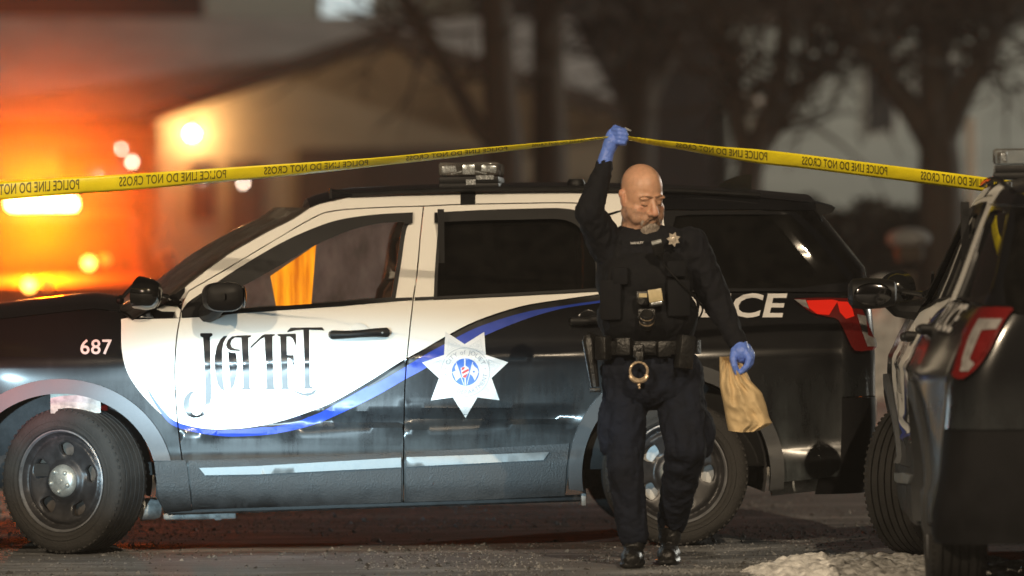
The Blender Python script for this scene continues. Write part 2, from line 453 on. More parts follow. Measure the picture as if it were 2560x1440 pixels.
def panel(name, outline, mats, parent, holes=(), regions=(), step=16, off=0.0, edge=0.03, mirror=False, smooth=50, gap=0, plane=None):
    if gap: outline = shrink(outline, gap); holes = [shrink(h, -gap) for h in holes]
    v2, F, reg = tess(outline, holes, regions, step)
    v = proj(v2, off, plane); y = 1
    if mirror: v = mir(v); F = [f[::-1] for f in F]; y = -1
    # faces look outwards
    fm = list(reg); vv = [tuple(p) for p in v]
    n = Vector(vv[F[0][1]]) - Vector(vv[F[0][0]]); n = n.cross(Vector(vv[F[0][2]]) - Vector(vv[F[0][0]]))
    if n.y * y > 0: F = [f[::-1] for f in F]
    if edge: vv, F, fm = skirt(vv, F, fm, (0, y * edge, 0))
    return make(name, vv, F, mats, parent, smooth, fm)
def flatpoly(name, polys, mats, parent, off=0.003, step=10, mirror=False):
    """a decal: several flat pieces in one mesh; polys = [(outline, holes, material index, extra offset)]"""
    mb = MB()
    for ol, ho, mi, ex in polys:
        v2, F, _ = tess(ol, ho, (), step)
        v = proj(v2, off + ex)
        if mirror: v = mir(v)
        mb.add([tuple(p) for p in v], F, mi)
    return mb.build(name, mats, parent, 60)
def lettering(name, text, box, mats, parent, bold=0.02, shear=0.0, off=0.004, slope=0.0, space=1.0):
    v, f = glyphs(text, bold, shear, space)
    x0, y0, x1, y1 = box; mn, mx = v.min(0), v.max(0)
    q = np.stack([x0 + (v[:, 0] - mn[0]) / (mx[0] - mn[0]) * (x1 - x0), y1 - (v[:, 1] - mn[1]) / (mx[1] - mn[1]) * (y1 - y0)], 1)
    q[:, 1] += slope * (q[:, 0] - x0)
    return make(name, proj(q, off), f, mats, parent, 60)
def ell(cx, cy, rx, ry, a0, a1, n=24):
    return [(cx + rx * math.cos(R(a0 + (a1 - a0) * k / n)), cy - ry * math.sin(R(a0 + (a1 - a0) * k / n))) for k in range(n + 1)]

# ------------------------------------------------------------------ outlines read off the photograph
FWC, RWC = (150, 1205), (1690, 1185)
HOOD = [(-425, 925), (-400, 880), (-300, 845), (-150, 816), (0, 797), (80, 788), (160, 779), (235, 771), (300, 779), (332, 799)]
WHITE_LOW = curve([(303, 798), (303, 840), (305, 880), (318, 930), (350, 980), (400, 1032), (440, 1055), (500, 1070), (560, 1073), (640, 1066), (740, 1042),
                   (830, 1006), (920, 955), (1000, 905), (1060, 872), (1110, 843), (1190, 802), (1300, 766), (1400, 749), (1500, 735)], 4)
WHITE = [(335, 790)] + WHITE_LOW + [(1500, 640), (1500, 400), (300, 400), (300, 780)]
BLUE_TOP = curve([(362, 957), (385, 995), (412, 1030), (440, 1054), (500, 1072), (560, 1076), (640, 1070), (690, 1062), (780, 1040), (850, 1004), (940, 953), (1010, 906), (1062, 874), (1112, 847), (1192, 806), (1302, 770), (1402, 752), (1500, 738)], 4)
BLUE_LOW = curve([(1500, 757), (1402, 772), (1302, 802), (1192, 848), (1112, 890), (1062, 922), (1010, 950), (940, 990), (850, 1034), (780, 1063), (690, 1084), (600, 1091), (540, 1089), (480, 1079), (430, 1062), (400, 1030), (375, 990)], 4)
BLUE = BLUE_TOP + BLUE_LOW
DARK_SLIVER = curve([(640, 1067), (720, 1048), (800, 1019)], 4) + curve([(800, 1028), (740, 1056), (680, 1068)], 4)
NAVY = [(x, y + .0) for x, y in BLUE_TOP if x > 900] + [(x, y + 13 * min(1, (x - 880) / 120)) for x, y in BLUE_TOP[::-1] if x > 900]
SEAM_A = curve([(480, 1275), (462, 1190), (450, 1110), (441, 1020), (437, 930), (441, 850), (450, 795), (457, 757), (472, 727)], 5)
SEAM_TOP = curve([(472, 727), (560, 676), (660, 616), (780, 546), (835, 527), (940, 519), (1059, 515)], 5)
SEAM_B = curve([(1059, 515), (1050, 600), (1043, 680), (1033, 750), (1022, 850), (1013, 950), (1010, 1060), (1009, 1160), (1009, 1256)], 5)
SEAM_TOP2 = curve([(1059, 515), (1150, 511), (1300, 508), (1420, 507), (1465, 515), (1500, 560)], 5)
F_IN = ell(*FWC, 240, 222, -9, 189)
ARCH_RD = ell(*RWC, 268, 278, 181, 132, 14)

SILL_F = [(1009, 1256), (800, 1265), (640, 1270), (480, 1275)]
FRONT_DOOR = SEAM_A + SEAM_TOP[1:] + SEAM_B[1:] + SILL_F[1:-1]
WIN_F = curve([(456, 778), (472, 757), (515, 727), (600, 670), (700, 611), (780, 574), (850, 551), (940, 538), (1030, 533)], 5) + curve([(1028, 550), (1013, 575), (1002, 650), (986, 751)], 4) + [(860, 763), (600, 781), (520, 790), (456, 793)]
REAR_DOOR = SEAM_B[::-1] + SEAM_TOP2[1:] + curve([(1513, 640), (1516, 740), (1516, 860), (1512, 975)], 3) + ARCH_RD[::-1] + [(1414, 1241), (1200, 1250)]
REAR_DOOR = SEAM_B[::-1] + SEAM_TOP2[1:] + [(1513, 640), (1516, 740), (1516, 860), (1512, 972)] + ARCH_RD[::-1] + [(1414, 1241), (1200, 1250)]
WIN_R = [(1086, 748)] + curve([(1086, 748), (1090, 660), (1097, 560), (1089, 533)], 3)[1:] + curve([(1089, 533), (1200, 527), (1330, 523), (1410, 523), (1450, 535), (1478, 575), (1492, 640), (1498, 727)], 4)[1:] + [(1300, 738)]
QUARTER = [(1519, 742), (1700, 733), (1900, 731), (2060, 733), (2104, 733), (2106, 900), (2106, 1060), (2102, 1192), (1930, 1210)] + ell(*RWC, 234, 245, -6, 136, 26) + [(1515, 975), (1519, 860)]
PILLAR = [(332, 799), (360, 780), (417, 753), (463, 717), (515, 676), (573, 634), (667, 580), (733, 548), (775, 519), (800, 509), (867, 494), (960, 488), (1100, 482), (1300, 478), (1440, 477), (1560, 479), (1700, 483), (1880, 493), (2040, 508),
          (2040, 526), (1990, 527), (1880, 524), (1700, 524), (1560, 524), (1500, 540)] + SEAM_TOP2[::-1][1:] + SEAM_TOP[::-1][1:] + [(457, 757), (452, 797)]
UPPER_Q = [(1503, 545), (1560, 526), (1700, 526), (1880, 526), (1990, 529), (2045, 575), (2100, 640), (2140, 700), (2160, 731), (2060, 731), (1900, 729), (1700, 731), (1519, 740), (1516, 640)]
WIN_Q = [(1735, 722), (1712, 640), (1684, 565), (1690, 542), (1720, 538), (1880, 537), (1975, 538), (2030, 590), (2085, 655), (2120, 703), (2000, 719), (1800, 720)]
ROOF_WHITE = [(0, 300), (1690, 300), (1652, 480), (1660, 560), (1690, 640), (1712, 745), (0, 745)]

def rear_pt(sp, w, off=0.0):
    """the rear of the car unrolled: sp runs from the near side (0) round the corner and across the back"""
    s0 = float(xrear(w)) - RC; i = float(inset(s0, np.float64(w))); A = RC * math.pi / 2; span = 2 * (1 - i - RC)
    if sp <= 0: return Vector((s0 + sp, -1 + i - off, w))
    if sp <= A:
        a = sp / RC; return Vector((s0 + (RC + off) * math.sin(a), -1 + i + RC - (RC + off) * math.cos(a), w))
    if sp <= A + span: 
        t = (sp - A) / span
        return Vector((s0 + RC + off + 0.05 * 4 * t * (1 - t), -1 + i + RC + (sp - A), w))
    p = rear_pt(2 * A + span - sp, w, off); return Vector((p.x, -p.y, p.z))
def rear_span(w):
    s0 = float(xrear(w)) - RC; return RC * math.pi + 2 * (1 - float(inset(s0, np.float64(w))) - RC)
def rear_sheet(ws, t0, t1, n=36, off=0.0):
    rows = []
    for w in ws:
        T = rear_span(w); 
        a, b = (t0(w) if callable(t0) else t0), (t1(w) if callable(t1) else t1)
        if a is None: a = 0
        if b is None: b = T
        if b < 0: b = T + b
        rows.append([rear_pt(a + (b - a) * k / n, w, off) for k in range(n + 1)])
    return rows

def wheel(name, c, rotz, parent, inner_bright=False):
    """steel wheel with five windows; outer face looks along -y"""
    RT, HW = 0.350, 0.122
    # face with windows
    hole = []
    for k in range(5):
        q = R(72 * k + 18); h = []
        for (rr, tt) in curve([(0.122, 0), (0.124, .20), (0.145, .27), (0.172, .25), (0.181, .12), (0.183, 0), (0.181, -.12), (0.172, -.25), (0.145, -.27), (0.124, -.20), (0.122, 0)], 3)[:-1]:
            h.append((rr * math.cos(q + tt) * 1000, rr * math.sin(q + tt) * 1000))
        hole.append(h)
    ring = [(232 * math.cos(R(4 * k)), 232 * math.sin(R(4 * k))) for k in range(90)]
    v2, F, _ = tess(ring, hole, (), 9)
    rr = np.hypot(v2[:, 0], v2[:, 1]) / 1000
    y = np.interp(rr, [0, .06, .085, .105, .125, .18, .196, .205, .215, .232], [-.095, -.095, -.088, -.070, -.074, -.086, -.088, -.074, -.070, -.100])
    ang = np.arctan2(v2[:, 1], v2[:, 0]); 
    # spokes stand proud, window edges are rolled in
    dd = np.min(np.stack([np.hypot(v2[:, 0] - np.mean([p[0] for p in h]), v2[:, 1] - np.mean([p[1] for p in h])) for h in hole]), 0) / 1000
    y = y + 0.018 * np.exp(-(dd / 0.036) ** 4)
    vv = [(a / 1000, b, c_ / 1000) for a, b, c_ in zip(v2[:, 0], y, v2[:, 1])]
    F = [tuple(f) for f in F]
    vv, F, fm = skirt(vv, F, [0] * len(F), (0, .02, 0))
    w = make(name, vv, F, M['rim'], parent, 60, fm)
    w.location = c; w.rotation_euler = (0, R(rotz[1]), R(rotz[0]))
    mb = MB(); mb.lathe([(.232, -.100), (.238, -.114), (.244, -.112), (.246, -.095), (.240, -.08), (.225, -.06), (.225, .10), (.24, .115)], seg=72)
    mb.build('rim', M['chrome'] if False else M['rim_edge'], w, 60)
    prof = [(.243, -.100), (.250, -.118), (.262, -.124), (.270, -.121), (.284, -.1245), (.288, -.121), (.312, -.1225), (.330, -.114), (.340, -.104), (.346, -.094)]
    for g in (-.066, -.030, .006, .042, .078):
        prof += [(.3485, g - .012), (.3485, g - .0045), (.338, g - .003), (.338, g + .003), (.3485, g + .0045)]
    prof += [(.346, .10), (.335, .114), (.300, .122), (.25, .115)]
    mb = MB(); mb.lathe(prof, seg=96)
    # tread blocks along both shoulders and raised sidewall letters
    for k in range(64):
        a = 2 * math.pi * k / 64
        for s_ in (-1, 1):
            mb.box((.3392 * math.cos(a), s_ * .103, .3392 * math.sin(a)), (.008, .018, .014), Matrix.Rotation(-a, 3, 'Y'))
    mb.build('tyre', M['rubber'], w, 40)
    mb = MB(); mb.lathe([(.0, -.125), (.03, -.124), (.055, -.119), (.072, -.108), (.078, -.092)], seg=40)
    for k in range(5):
        a = R(72 * k + 54); mb.ball((.050 * math.cos(a), -.121, .050 * math.sin(a)), (.011, .012, .011), seg=10)
    mb.lathe([(.0, -.1275), (.014, -.127), (.018, -.123)], seg=20)
    mb.build('hub_cap', M['hub'], w, 40)
    mb = MB(); mb.lathe([(.0, -.02), (.20, -.02), (.20, .01), (0, .01)], seg=40)
    if not inner_bright: mb.box((.15, -.03, .06), (.05, .03, .10), bev=.006)
    mb.build('brake_disc', M['rotor'] if inner_bright else M['rotor_d'], w, 40)
    return w

M['rim_edge'] = mat('rim_lip', (0.30, 0.31, 0.33), 0.35, metal=0.6, var=0.35, vscale=12)
M['rotor_d'] = mat('rusty_brake_disc', (0.12, 0.10, 0.085), 0.6, metal=0.3, var=0.4, vscale=12)

def seven_star(scale_px, cx, cy, pts, k=1.0): return [(cx + x * scale_px * k, cy + y * scale_px * k) for x, y in pts]

def build_car(loc, yaw, near=True):
    root = empty('police_suv', loc, yaw)
    PAINT = [M['black'], M['white'], M['blue'], M['decal_k'], M['decal_k']]
    # ---- near side body
    fender_ol = HOOD + SEAM_A[::-1][2:] + [(412, 1283)] + F_IN + [(-95, 1235), (-250, 1240), (-400, 1225), (-425, 1100)]
    fender = panel('fender', fender_ol, PAINT, root, regions=[WHITE, BLUE], gap=1.6)
    if near: lettering('lettering', '687', (201, 848, 280, 886), M['decal_w'], fender, bold=0.012, space=1.05)
    door = panel('front_door', FRONT_DOOR, PAINT, root, holes=[WIN_F], regions=[WHITE, BLUE, DARK_SLIVER, NAVY], gap=1.6, step=14)
    rdoor = panel('rear_door', REAR_DOOR, PAINT, root, holes=[WIN_R], regions=[WHITE, BLUE, [(0, 0), (1, 0), (0, 1)], NAVY], gap=1.6, step=14)
    quarter = panel('quarter_panel', QUARTER, PAINT, root, gap=1.6)
    lettering('lettering', 'POLICE', (1592, 733, 1968, 794), M['decal_w'], quarter, bold=0.022, shear=0.17, off=.007)
    panel('roof_side', PILLAR, PAINT, root, regions=[ROOF_WHITE], gap=1.2, step=14)
    uq = panel('rear_pillar', UPPER_Q, PAINT, root, holes=[WIN_Q], regions=[ROOF_WHITE], gap=1.2)
    # ---- near side glass
    panel('side_window', shrink(WIN_F, -4), M['glass'], root, off=-.022, edge=0, step=40)
    panel('side_window', shrink(WIN_R, -4), M['tint'], root, off=-.022, edge=0, step=40)
    panel('side_window', shrink(WIN_Q, -4), M['tint'], root, off=-.018, edge=0, step=40)
    # black frames round the glass: weather strips and the rain guards
    fr = shrink(WIN_F, 9)
    panel('weather_strip', shrink(WIN_F, -2), M['plastic'], door, holes=[fr], off=.004, edge=.02, step=14)
    visF = curve([(514, 729), (600, 671), (700, 611), (780, 573), (850, 550), (940, 537), (1032, 531)], 5) + [(1031, 557), (1012, 561), (1010, 556)] + curve([(1002, 555), (940, 560), (870, 578), (790, 612), (720, 652), (640, 697), (545, 748)], 5)
    panel('rain_guard', visF, M['plastic'], door, off=.018, edge=.016, step=14)
    visR = curve([(1086, 532), (1200, 526), (1330, 522), (1408, 522), (1452, 536), (1484, 578)], 5) + [(1470, 590)] + curve([(1440, 562), (1400, 548), (1300, 549), (1200, 551), (1098, 555)], 4) + [(1086, 557)]
    panel('rain_guard', visR, M['plastic'], rdoor, off=.018, edge=.016, step=14)
    panel('weather_strip', shrink(WIN_R, -2), M['plastic'], rdoor, holes=[shrink(WIN_R, 6)], off=.004, edge=.02, step=14)
    panel('belt_strip', [(456, 794), (600, 782), (860, 764), (987, 753), (1030, 750), (1030, 743), (986, 745), (860, 757), (600, 774), (456, 786)], M['plastic'], door, off=.008, edge=.012)
    panel('belt_strip', [(1037, 751), (1090, 748), (1300, 738), (1500, 727), (1500, 720), (1300, 731), (1090, 741), (1037, 743)], M['plastic'], rdoor, off=.008, edge=.012)
    # ---- grey cladding along the sills
    cl_f = [(470, 1150), (700, 1142), (1004, 1130), (1004, 1256), (800, 1265), (640, 1270), (482, 1275)]
    cl_r = [(1014, 1130), (1200, 1120), (1424, 1107), (1416, 1175), (1412, 1240), (1200, 1250), (1014, 1256)]
    cf = panel('cladding', cl_f, M['clad'], door, off=.012, edge=.014, gap=1)
    cr = panel('cladding', cl_r, M['clad'], rdoor, off=.012, edge=.014, gap=1)
    panel('trim_bar', [(497, 1169), (640, 1164), (1003, 1143), (1003, 1168), (640, 1186), (512, 1188)], M['chrome'], door, off=.028, edge=.02, gap=.5)
    panel('trim_bar', [(1015, 1142), (1200, 1136), (1374, 1129), (1358, 1150), (1200, 1158), (1015, 1167)], M['chrome'], rdoor, off=.028, edge=.02, gap=.5)
    # ---- wheel arch flares and liners
    panel('wheel_arch', ell(*FWC, 283, 258, 12, 188, 40) + ell(*FWC, 241, 221, 190, 14, 40), M['flare'], fender, off=.020, edge=.05, step=14)
    panel('wheel_arch', ell(*RWC, 270, 279, -8, 188, 40) + ell(*RWC, 236, 243, 190, -10, 40), M['flare2'], quarter, off=.022, edge=.05, step=14)
    panel('fender_foot', [(385, 1154), (428, 1151), (465, 1150), (480, 1276), (412, 1283), (396, 1240), (391, 1200)], M['clad'], fender, off=.012, edge=.02)
    for c in (FWC, RWC):
        p0 = pt(*c); ro = 0.44; cx = p0.x
        mb = MB(); rows = []
        for y in (-.96, -.80, -.62, -.55):
            rows.append([(cx + ro * math.cos(R(a)), y, .36 + ro * math.sin(R(a))) for a in range(-14, 195, 8)])
        rows.append([(cx + .1 * math.cos(R(a)), -.55, .40 + .1 * math.sin(R(a))) for a in range(-14, 195, 8)])
        mb.sheet(rows)
        if c is FWC:   # torn pale patch of the liner
            a_, b_ = pt(126, 985, plane=-.93), pt(252, 1032, plane=-.93)
            mb.box(((a_.x + b_.x) / 2, -.935, (a_.z + b_.z) / 2), (b_.x - a_.x, .006, a_.z - b_.z), mi=1)
        mb.build('arch_liner', [M['liner'], M['liner_p']], root, 50)
    # ---- sill underside, jack rail, exhaust and a bracket under the front door
    mb = MB()
    for (a, b, wz) in (((420, 1279), (1455, 1245), .030),):
        A_, B_ = pt(*a, plane=-.90), pt(*b, plane=-.90)
        mb.tube([A_, B_], .018, 8)
    mb.build('jack_rail', M['under'], root)
    mb = MB(); A_, B_ = pt(408, 1288, plane=-.80), pt(590, 1280, plane=-.80)
    mb.box((A_ + B_) / 2 + Vector((0, 0, -.012)), ((B_ - A_).x, .05, .030), bev=.008)
    q = pt(545, 1290, plane=-.80); mb.box(q, (.035, .05, .04), bev=.006); q = pt(490, 1290, plane=-.82); mb.box(q, (.12, .03, .022), bev=.006)
    mb.build('sill_bracket', M['steel'], root)
    mb = MB(); q = pt(371, 1272, plane=-.78); mb.lathe([(0, -.04), (.048, -.04), (.052, -.03), (.052, .03), (.046, .05), (0, .05)], (q.x, q.y, q.z), 24, rot=Matrix.Rotation(R(-70), 3, 'Z'))
    mb.build('canister', M['steel'], root)
    mb = MB(); A_, B_ = pt(1926, 1216, plane=-.70), pt(2130, 1196, plane=-.70); mb.tube([A_, B_], [.045, .045], 16)
    mb.build('exhaust', M['steel'], root)
    mb = MB(); A_, B_ = pt(1452, 1235, plane=-.92), pt(1466, 1262, plane=-.92); mb.box((A_ + B_) / 2, (.024, .03, .06), bev=.006); mb.build('mud_flap', M['steel'], root)
    # ---- far side
    panel('fender', fender_ol, PAINT, root, regions=[WHITE, BLUE], gap=1.6, mirror=True, step=30)
    panel('front_door', FRONT_DOOR, PAINT, root, holes=[WIN_F], regions=[WHITE, BLUE], gap=1.6, mirror=True, step=30)
    panel('rear_door', REAR_DOOR, PAINT, root, holes=[WIN_R], regions=[WHITE, BLUE], gap=1.6, mirror=True, step=30)
    panel('quarter_panel', QUARTER, PAINT, root, gap=1.6, mirror=True, step=30)
    panel('roof_side', PILLAR, PAINT, root, regions=[ROOF_WHITE], gap=1.2, mirror=True, step=30)
    panel('rear_pillar', UPPER_Q, PAINT, root, holes=[WIN_Q], mirror=True, step=30)
    for q, mm in ((WIN_F, 'fogged' if near else 'glass'), (WIN_R, 'tint'), (WIN_Q, 'tint')):
        panel('side_window', shrink(q, -4), M[mm], root, off=-.02, edge=0, mirror=True, step=60)
    # ---- roof, windscreen, hood
    def loft(name, line, m_, crown, n=14, off=0.0, bow=0.0, smooth=60):
        L_ = proj(line, off); rows = []
        for p in L_:
            row = []
            for k in range(n + 1):
                t = k / n; y = p[1] * (1 - 2 * t); h = 4 * t * (1 - t)
                row.append((p[0] - bow * h, y, p[2] + crown * h ** 0.8))
            rows.append(row)
        mb = MB(); mb.sheet(rows); return mb.build(name, m_, root, smooth)
    roof_line = curve([(775, 519), (800, 508), (867, 493), (960, 487), (1100, 481), (1300, 477), (1440, 476), (1560, 478), (1700, 482), (1880, 492), (2040, 507)], 3)
    loft('roof', roof_line, M['black'], .045, off=-.004)
    loft('windscreen', curve([(338, 797), (360, 780), (417, 753), (463, 717), (515, 676), (573, 634), (667, 580), (733, 548), (775, 519)], 3), M['screen_glass'], .004, bow=.16, off=-.006)
    loft('hood', HOOD[1:-1], M['black'], .07, off=-.012)
    loft('cowl', [(300, 779), (320, 790), (336, 799), (345, 797)], M['plastic'], .05, bow=.12, off=-.01)
    for dx in (0, .62):
        a = pt(300, 772, plane=-.82) + Vector((0, dx, .04)); b = pt(385, 722, plane=-.82) + Vector((-.04, dx, .05))
        mb = MB(); mb.tube([a, (a + b) / 2 + Vector((0, 0, .012)), b], .008, 6); mb.ball(a, (.022, .022, .02), seg=10); mb.build('wiper', M['plastic'], root)
    # ---- nose (out of the picture)
    mb = MB(); rows = []
    for w, ext in ((.22, .05), (.35, .09), (.6, .10), (.8, .06), (.95, 0.0)):
        L_ = proj([(-425, 925)]); e = L_[0]
        rows.append([(e[0] - ext - .22 * (4 * t * (1 - t)) ** .6, e[1] + (-2 * e[1]) * t, w) for t in np.linspace(0, 1, 25)])
    mb.sheet(rows); mb.build('front_bumper', M['black'], root, 60)
    for s in (-1, 1):
        mb = MB(); mb.ball((-2.52, s * .62, .82), (.10, .17, .07), seg=16); mb.build('headlight', M['lensw'], root)
    mb = MB()
    for k in range(4): mb.box((-2.66 + .012 * k, 0, .62 + .06 * k), (.03, .8, .03), bev=.005)
    mb.build('grille', M['plastic'], root)
    # ---- tail
    A_ = RC * math.pi / 2
    mb = MB(); mb.sheet(rear_sheet([.24, .28, .36, .46, .56, .66, .70], -.06, lambda w: rear_span(w) + .06, 52, off=-.005)); mb.build('rear_bumper', M['bumper'], root, 60)
    mb = MB(); mb.sheet(rear_sheet([.705, .74, .80, .88, .96, 1.04, 1.10, 1.14, 1.165], -.06, lambda w: rear_span(w) + .06, 52, off=-.005)); mb.build('tailgate', M['black'], root, 60)
    mb = MB(); mb.sheet(rear_sheet([1.17, 1.24, 1.32, 1.40, 1.48, 1.56, 1.60], -.06, lambda w: rear_span(w) + .06, 52, off=-.005)); mb.build('rear_window', M['tint'], root, 60)
    mb = MB(); mb.sheet([[(p[0] + e, y * p[1] * -1, p[2] + z - .02 * y * y) for y in np.linspace(-1, 1, 15)] for p, e, z in
                        ((proj([(2030, 506)])[0], -.05, .022), (proj([(2030, 506)])[0], .05, .012), (proj([(2030, 506)])[0], .115, -.006), (proj([(2030, 506)])[0], .10, -.028), (proj([(2030, 512)])[0], -.05, -.06))])
    for k in (0, 14): mb.add([mb.v[r_ * 15 + k] for r_ in range(5)], [(0, 1, 2, 3, 4)])
    sp = mb.build('spoiler', M['bumper'], root, 50)
    mb = MB(); a = rear_pt(A_ + .66, 1.245, .02); mb.tube([a, a + Vector((-.02, -.30, .02))], .010, 6); mb.build('rear_wiper', M['plastic'], root)
    mb = MB(); mb.box((2.50, 0, .62), (.03, .52, .12), bev=.01); mb.build('number_plate', M['lensw'], root)
    # tail lights: near one traced, both wrap round the corner
    if near:
        tl = flatpoly('tail_light', [(curve([(1985, 747), (2040, 744), (2100, 745), (2133, 749), (2150, 770), (2168, 815), (2186, 868), (2165, 876), (2134, 876), (2118, 848), (2095, 800), (2070, 792), (2030, 782), (2005, 765)], 2), [], 0, .0)],
                      [M['reddim'] if near else M['red']], root, off=.012)
        flatpoly('lit_lens', [([(2015, 751), (2080, 749), (2093, 752), (2072, 787), (2042, 785), (2022, 770)], [], 0, 0), ([(2091, 753), (2122, 755), (2131, 790), (2112, 797), (2098, 781)], [], 0, 0)], [M['redlit'] if near else M['red']], tl, off=.018)
        flatpoly('reversing_lens', [([(2137, 785), (2158, 790), (2163, 838), (2181, 846), (2184, 866), (2162, 866), (2150, 832)], [], 0, 0)], [M['lensw']], tl, off=.018)
        flatpoly('tip', [([(1985, 748), (2013, 749), (2022, 772), (2004, 763)], [], 0, 0)], [M['lensw']], tl, off=.018)
    def rear_poly(poly, off):
        v2, F, _ = tess([(a * 1000, b * 1000) for a, b in poly], (), (), 22)
        return [tuple(rear_pt((a / 1000 - .10) * .70 - .05, b / 1000 + .045, off)) for a, b in v2], F
    def lamp_unit(flip):
        g = (lambda v: [(x, -y, z) for x, y, z in v]) if flip else (lambda v: v)
        mb = MB(); v, F = rear_poly(curve([(.10, 1.145), (.30, 1.150), (.50, 1.150), (.52, 1.12), (.52, .98), (.485, .90), (.43, .865), (.36, .87), (.32, .91), (.27, 1.02), (.20, 1.05), (.14, 1.06)], 2), .016); mb.add(g(v), F)
        o = mb.build('tail_light', M['red'], root, 60)
        mb = MB(); v, F = rear_poly([(.345, 1.105), (.505, 1.105), (.505, 1.065), (.415, 1.06), (.425, .945), (.47, .925), (.455, .895), (.40, .895), (.37, .95), (.345, 1.03)], .021); mb.add(g(v), F)
        mb.build('reversing_lens', M['lensw'], o, 60)
        mb = MB(); v, F = rear_poly([(.425, 1.055), (.505, 1.055), (.505, .98), (.478, .935), (.435, .95)], .022); mb.add(g(v), F)
        mb.build('brake_lens', M['red'], o, 60)
    lamp_unit(True)
    if not near: lamp_unit(False)
    # ---- wheels
    fc = pt(149, 1206, plane=-.955); st = 31 + math.degrees(YAW); f_in = Vector((math.sin(R(st)), math.cos(R(st)), 0))
    wheel('wheel', (fc.x + f_in.x * .12, fc.y + f_in.y * .12, .350), (-st, 5), root)
    rc = pt(1692, 1184, plane=-.965); wheel('wheel', (rc.x, -.965 + .12, .350), (0, 20), root, True)
    for c, a in ((fc, 180 - st), (rc, 180)):
        wheel('wheel', (c.x + (0.02), .80, .350), (a, 12), root)
    # ---- handles, mirror, spotlight
    def handle(x0, x1, y, dy, par, m_):
        a, b = pt(x0, y, .02), pt(x1, y - dy, .02)
        mb = MB(); mb.tube([a + Vector((0, .03, 0)), a + Vector((.004, -.006, 0)), a + Vector((.06, -.022, 0)), (a + b) / 2 + Vector((0, -.028, 0)), b + Vector((-.05, -.024, 0)), b + Vector((-.004, -.012, 0)), b + Vector((0, .03, 0))], [.020, .022, .019, .018, .021, .024, .021], 10)
        q = b + Vector((-.022, -.036, 0)); mb.ball(q, (.006, .004, .006), seg=8, mi=1)
        h = mb.build('handle', [M['plastic'], M['chrome']], par)
        c = pt((x0 + x1) / 2, y - dy / 2 + 1, .001)
        mb = MB(); mb.ball(c, (.052, .004, .055), seg=24); mb.build('handle_cup', m_, par)
    handle(830, 966, 837, 6, door, M['white']); handle(1430, 1512, 803, 4, rdoor, M['black'])
    c = pt(553, 745, plane=-1.10)
    mb = MB()
    rows = []
    for t, (rx_, rz_, yy) in enumerate(((.02, .02, .10), (.085, .05, .09), (.092, .062, .03), (.095, .066, -.05), (.086, .060, -.10), (.06, .035, -.118), (.01, .01, -.12))):
        rows.append([(c.x + .015 * (t > 2) + rx_ * math.copysign(abs(math.cos(a)) ** .7, math.cos(a)), c.y + yy, c.z + rz_ * math.copysign(abs(math.sin(a)) ** .8, math.sin(a)) + (.012 if math.sin(a) > 0 else 0)) for a in np.linspace(0, 2 * math.pi, 25)[:-1]])
    mb.sheet(rows, close=True)
    a = pt(520, 782, .01); mb.tube([a, (a + c) / 2 + Vector((0, 0, -.03)), c + Vector((0, .06, -.03))], [.05, .035, .03], 10)
    mi_ = mb.build('wing_mirror', M['plastic'], root)
    mb = MB(); mb.ball((c.x + .108, c.y - .01, c.z + .004), (.012, .085, .052), seg=20); mb.build('mirror_glass', M['mirror'], mi_)
    mb = MB(); mb.add([tuple(p) for p in proj([(455, 792), (457, 778), (515, 729), (560, 705), (590, 782)], .012)], [(0, 1, 2, 3, 4)]); mb.build('mirror_base', M['plastic'], door, 0)
    c2 = Vector((c.x, -c.y, c.z)); mb = MB(); mb.ball(c2, (.10, .12, .065)); mb.tube([c2 + Vector((0, -.2, -.04)), c2], .03, 8); mb.build('wing_mirror', M['plastic'], root)
    c = pt(366, 735, plane=-.99)
    mb = MB(); mb.lathe([(0, -.075), (.03, -.073), (.06, -.055), (.076, -.02), (.078, .0), (.08, .045), (.074, .05), (0, .048)], tuple(c), 28, rot=Matrix.Rotation(R(62), 3, 'Z') @ Matrix.Rotation(R(8), 3, 'X'))
    b = pt(436, 746, .01); mb.tube([c + Vector((.05, .02, -.005)), c + Vector((.10, .03, -.012)), b + Vector((-.02, -.02, 0)), b], [.013, .010, .014, .022], 8)
    mb.add([tuple(p) for p in proj([(463, 718), (462, 730), (442, 760), (430, 758), (420, 744), (440, 733)], .02)], [(0, 1, 2, 3, 4, 5)])
    mb.build('spotlight', M['gloss'], root)
    # ---- roof gear
    def P(px, py, y): return pt(px, py, plane=y)
    a, b = P(1093, 474, -.55), P(1247, 474, -.55); zc = P(1168, 440, -.55).z; wd = (b - a).x
    cx = (a.x + b.x) / 2; zb = a.z
    mb = MB(); 
    mb.box((cx, 0, zb + .015), (wd * .98, 1.24, .030), bev=.008); mb.box((cx, 0, zb + .045), (wd * .96, 1.22, .032), bev=.004, mi=0)
    bar = mb.build('light_bar', [M['plastic']], root)
    mb = MB(); mb.box((cx, 0, zb + .098), (wd * .97, 1.24, .066), bev=.012); mb.build('lens', M['clear'], bar, 40)
    mb = MB()
    for s in (-1,):
        mb.box((cx, s * .598, zb + .095), (.060, .016, .048), bev=.003)
        for k in (-1, 1):
            mb.box((cx + k * .098, s * .575, zb + .098), (.075, .02, .036), Matrix.Rotation(R(k * 8), 3, 'Y'), bev=.004)
            mb.box((cx + k * .060, s * .602, zb + .080), (.055, .006, .006), Matrix.Rotation(R(k * 14), 3, 'Y'))
        mb.box((cx + .01, s * .618, zb + .034), (.046, .008, .026)); mb.box((cx + .078, s * .614, zb + .056), (.085, .008, .020))
    for k in range(5): mb.box((cx, -.40 + .2 * k, zb + .094), (.15, .10, .044), bev=.006, mi=1)
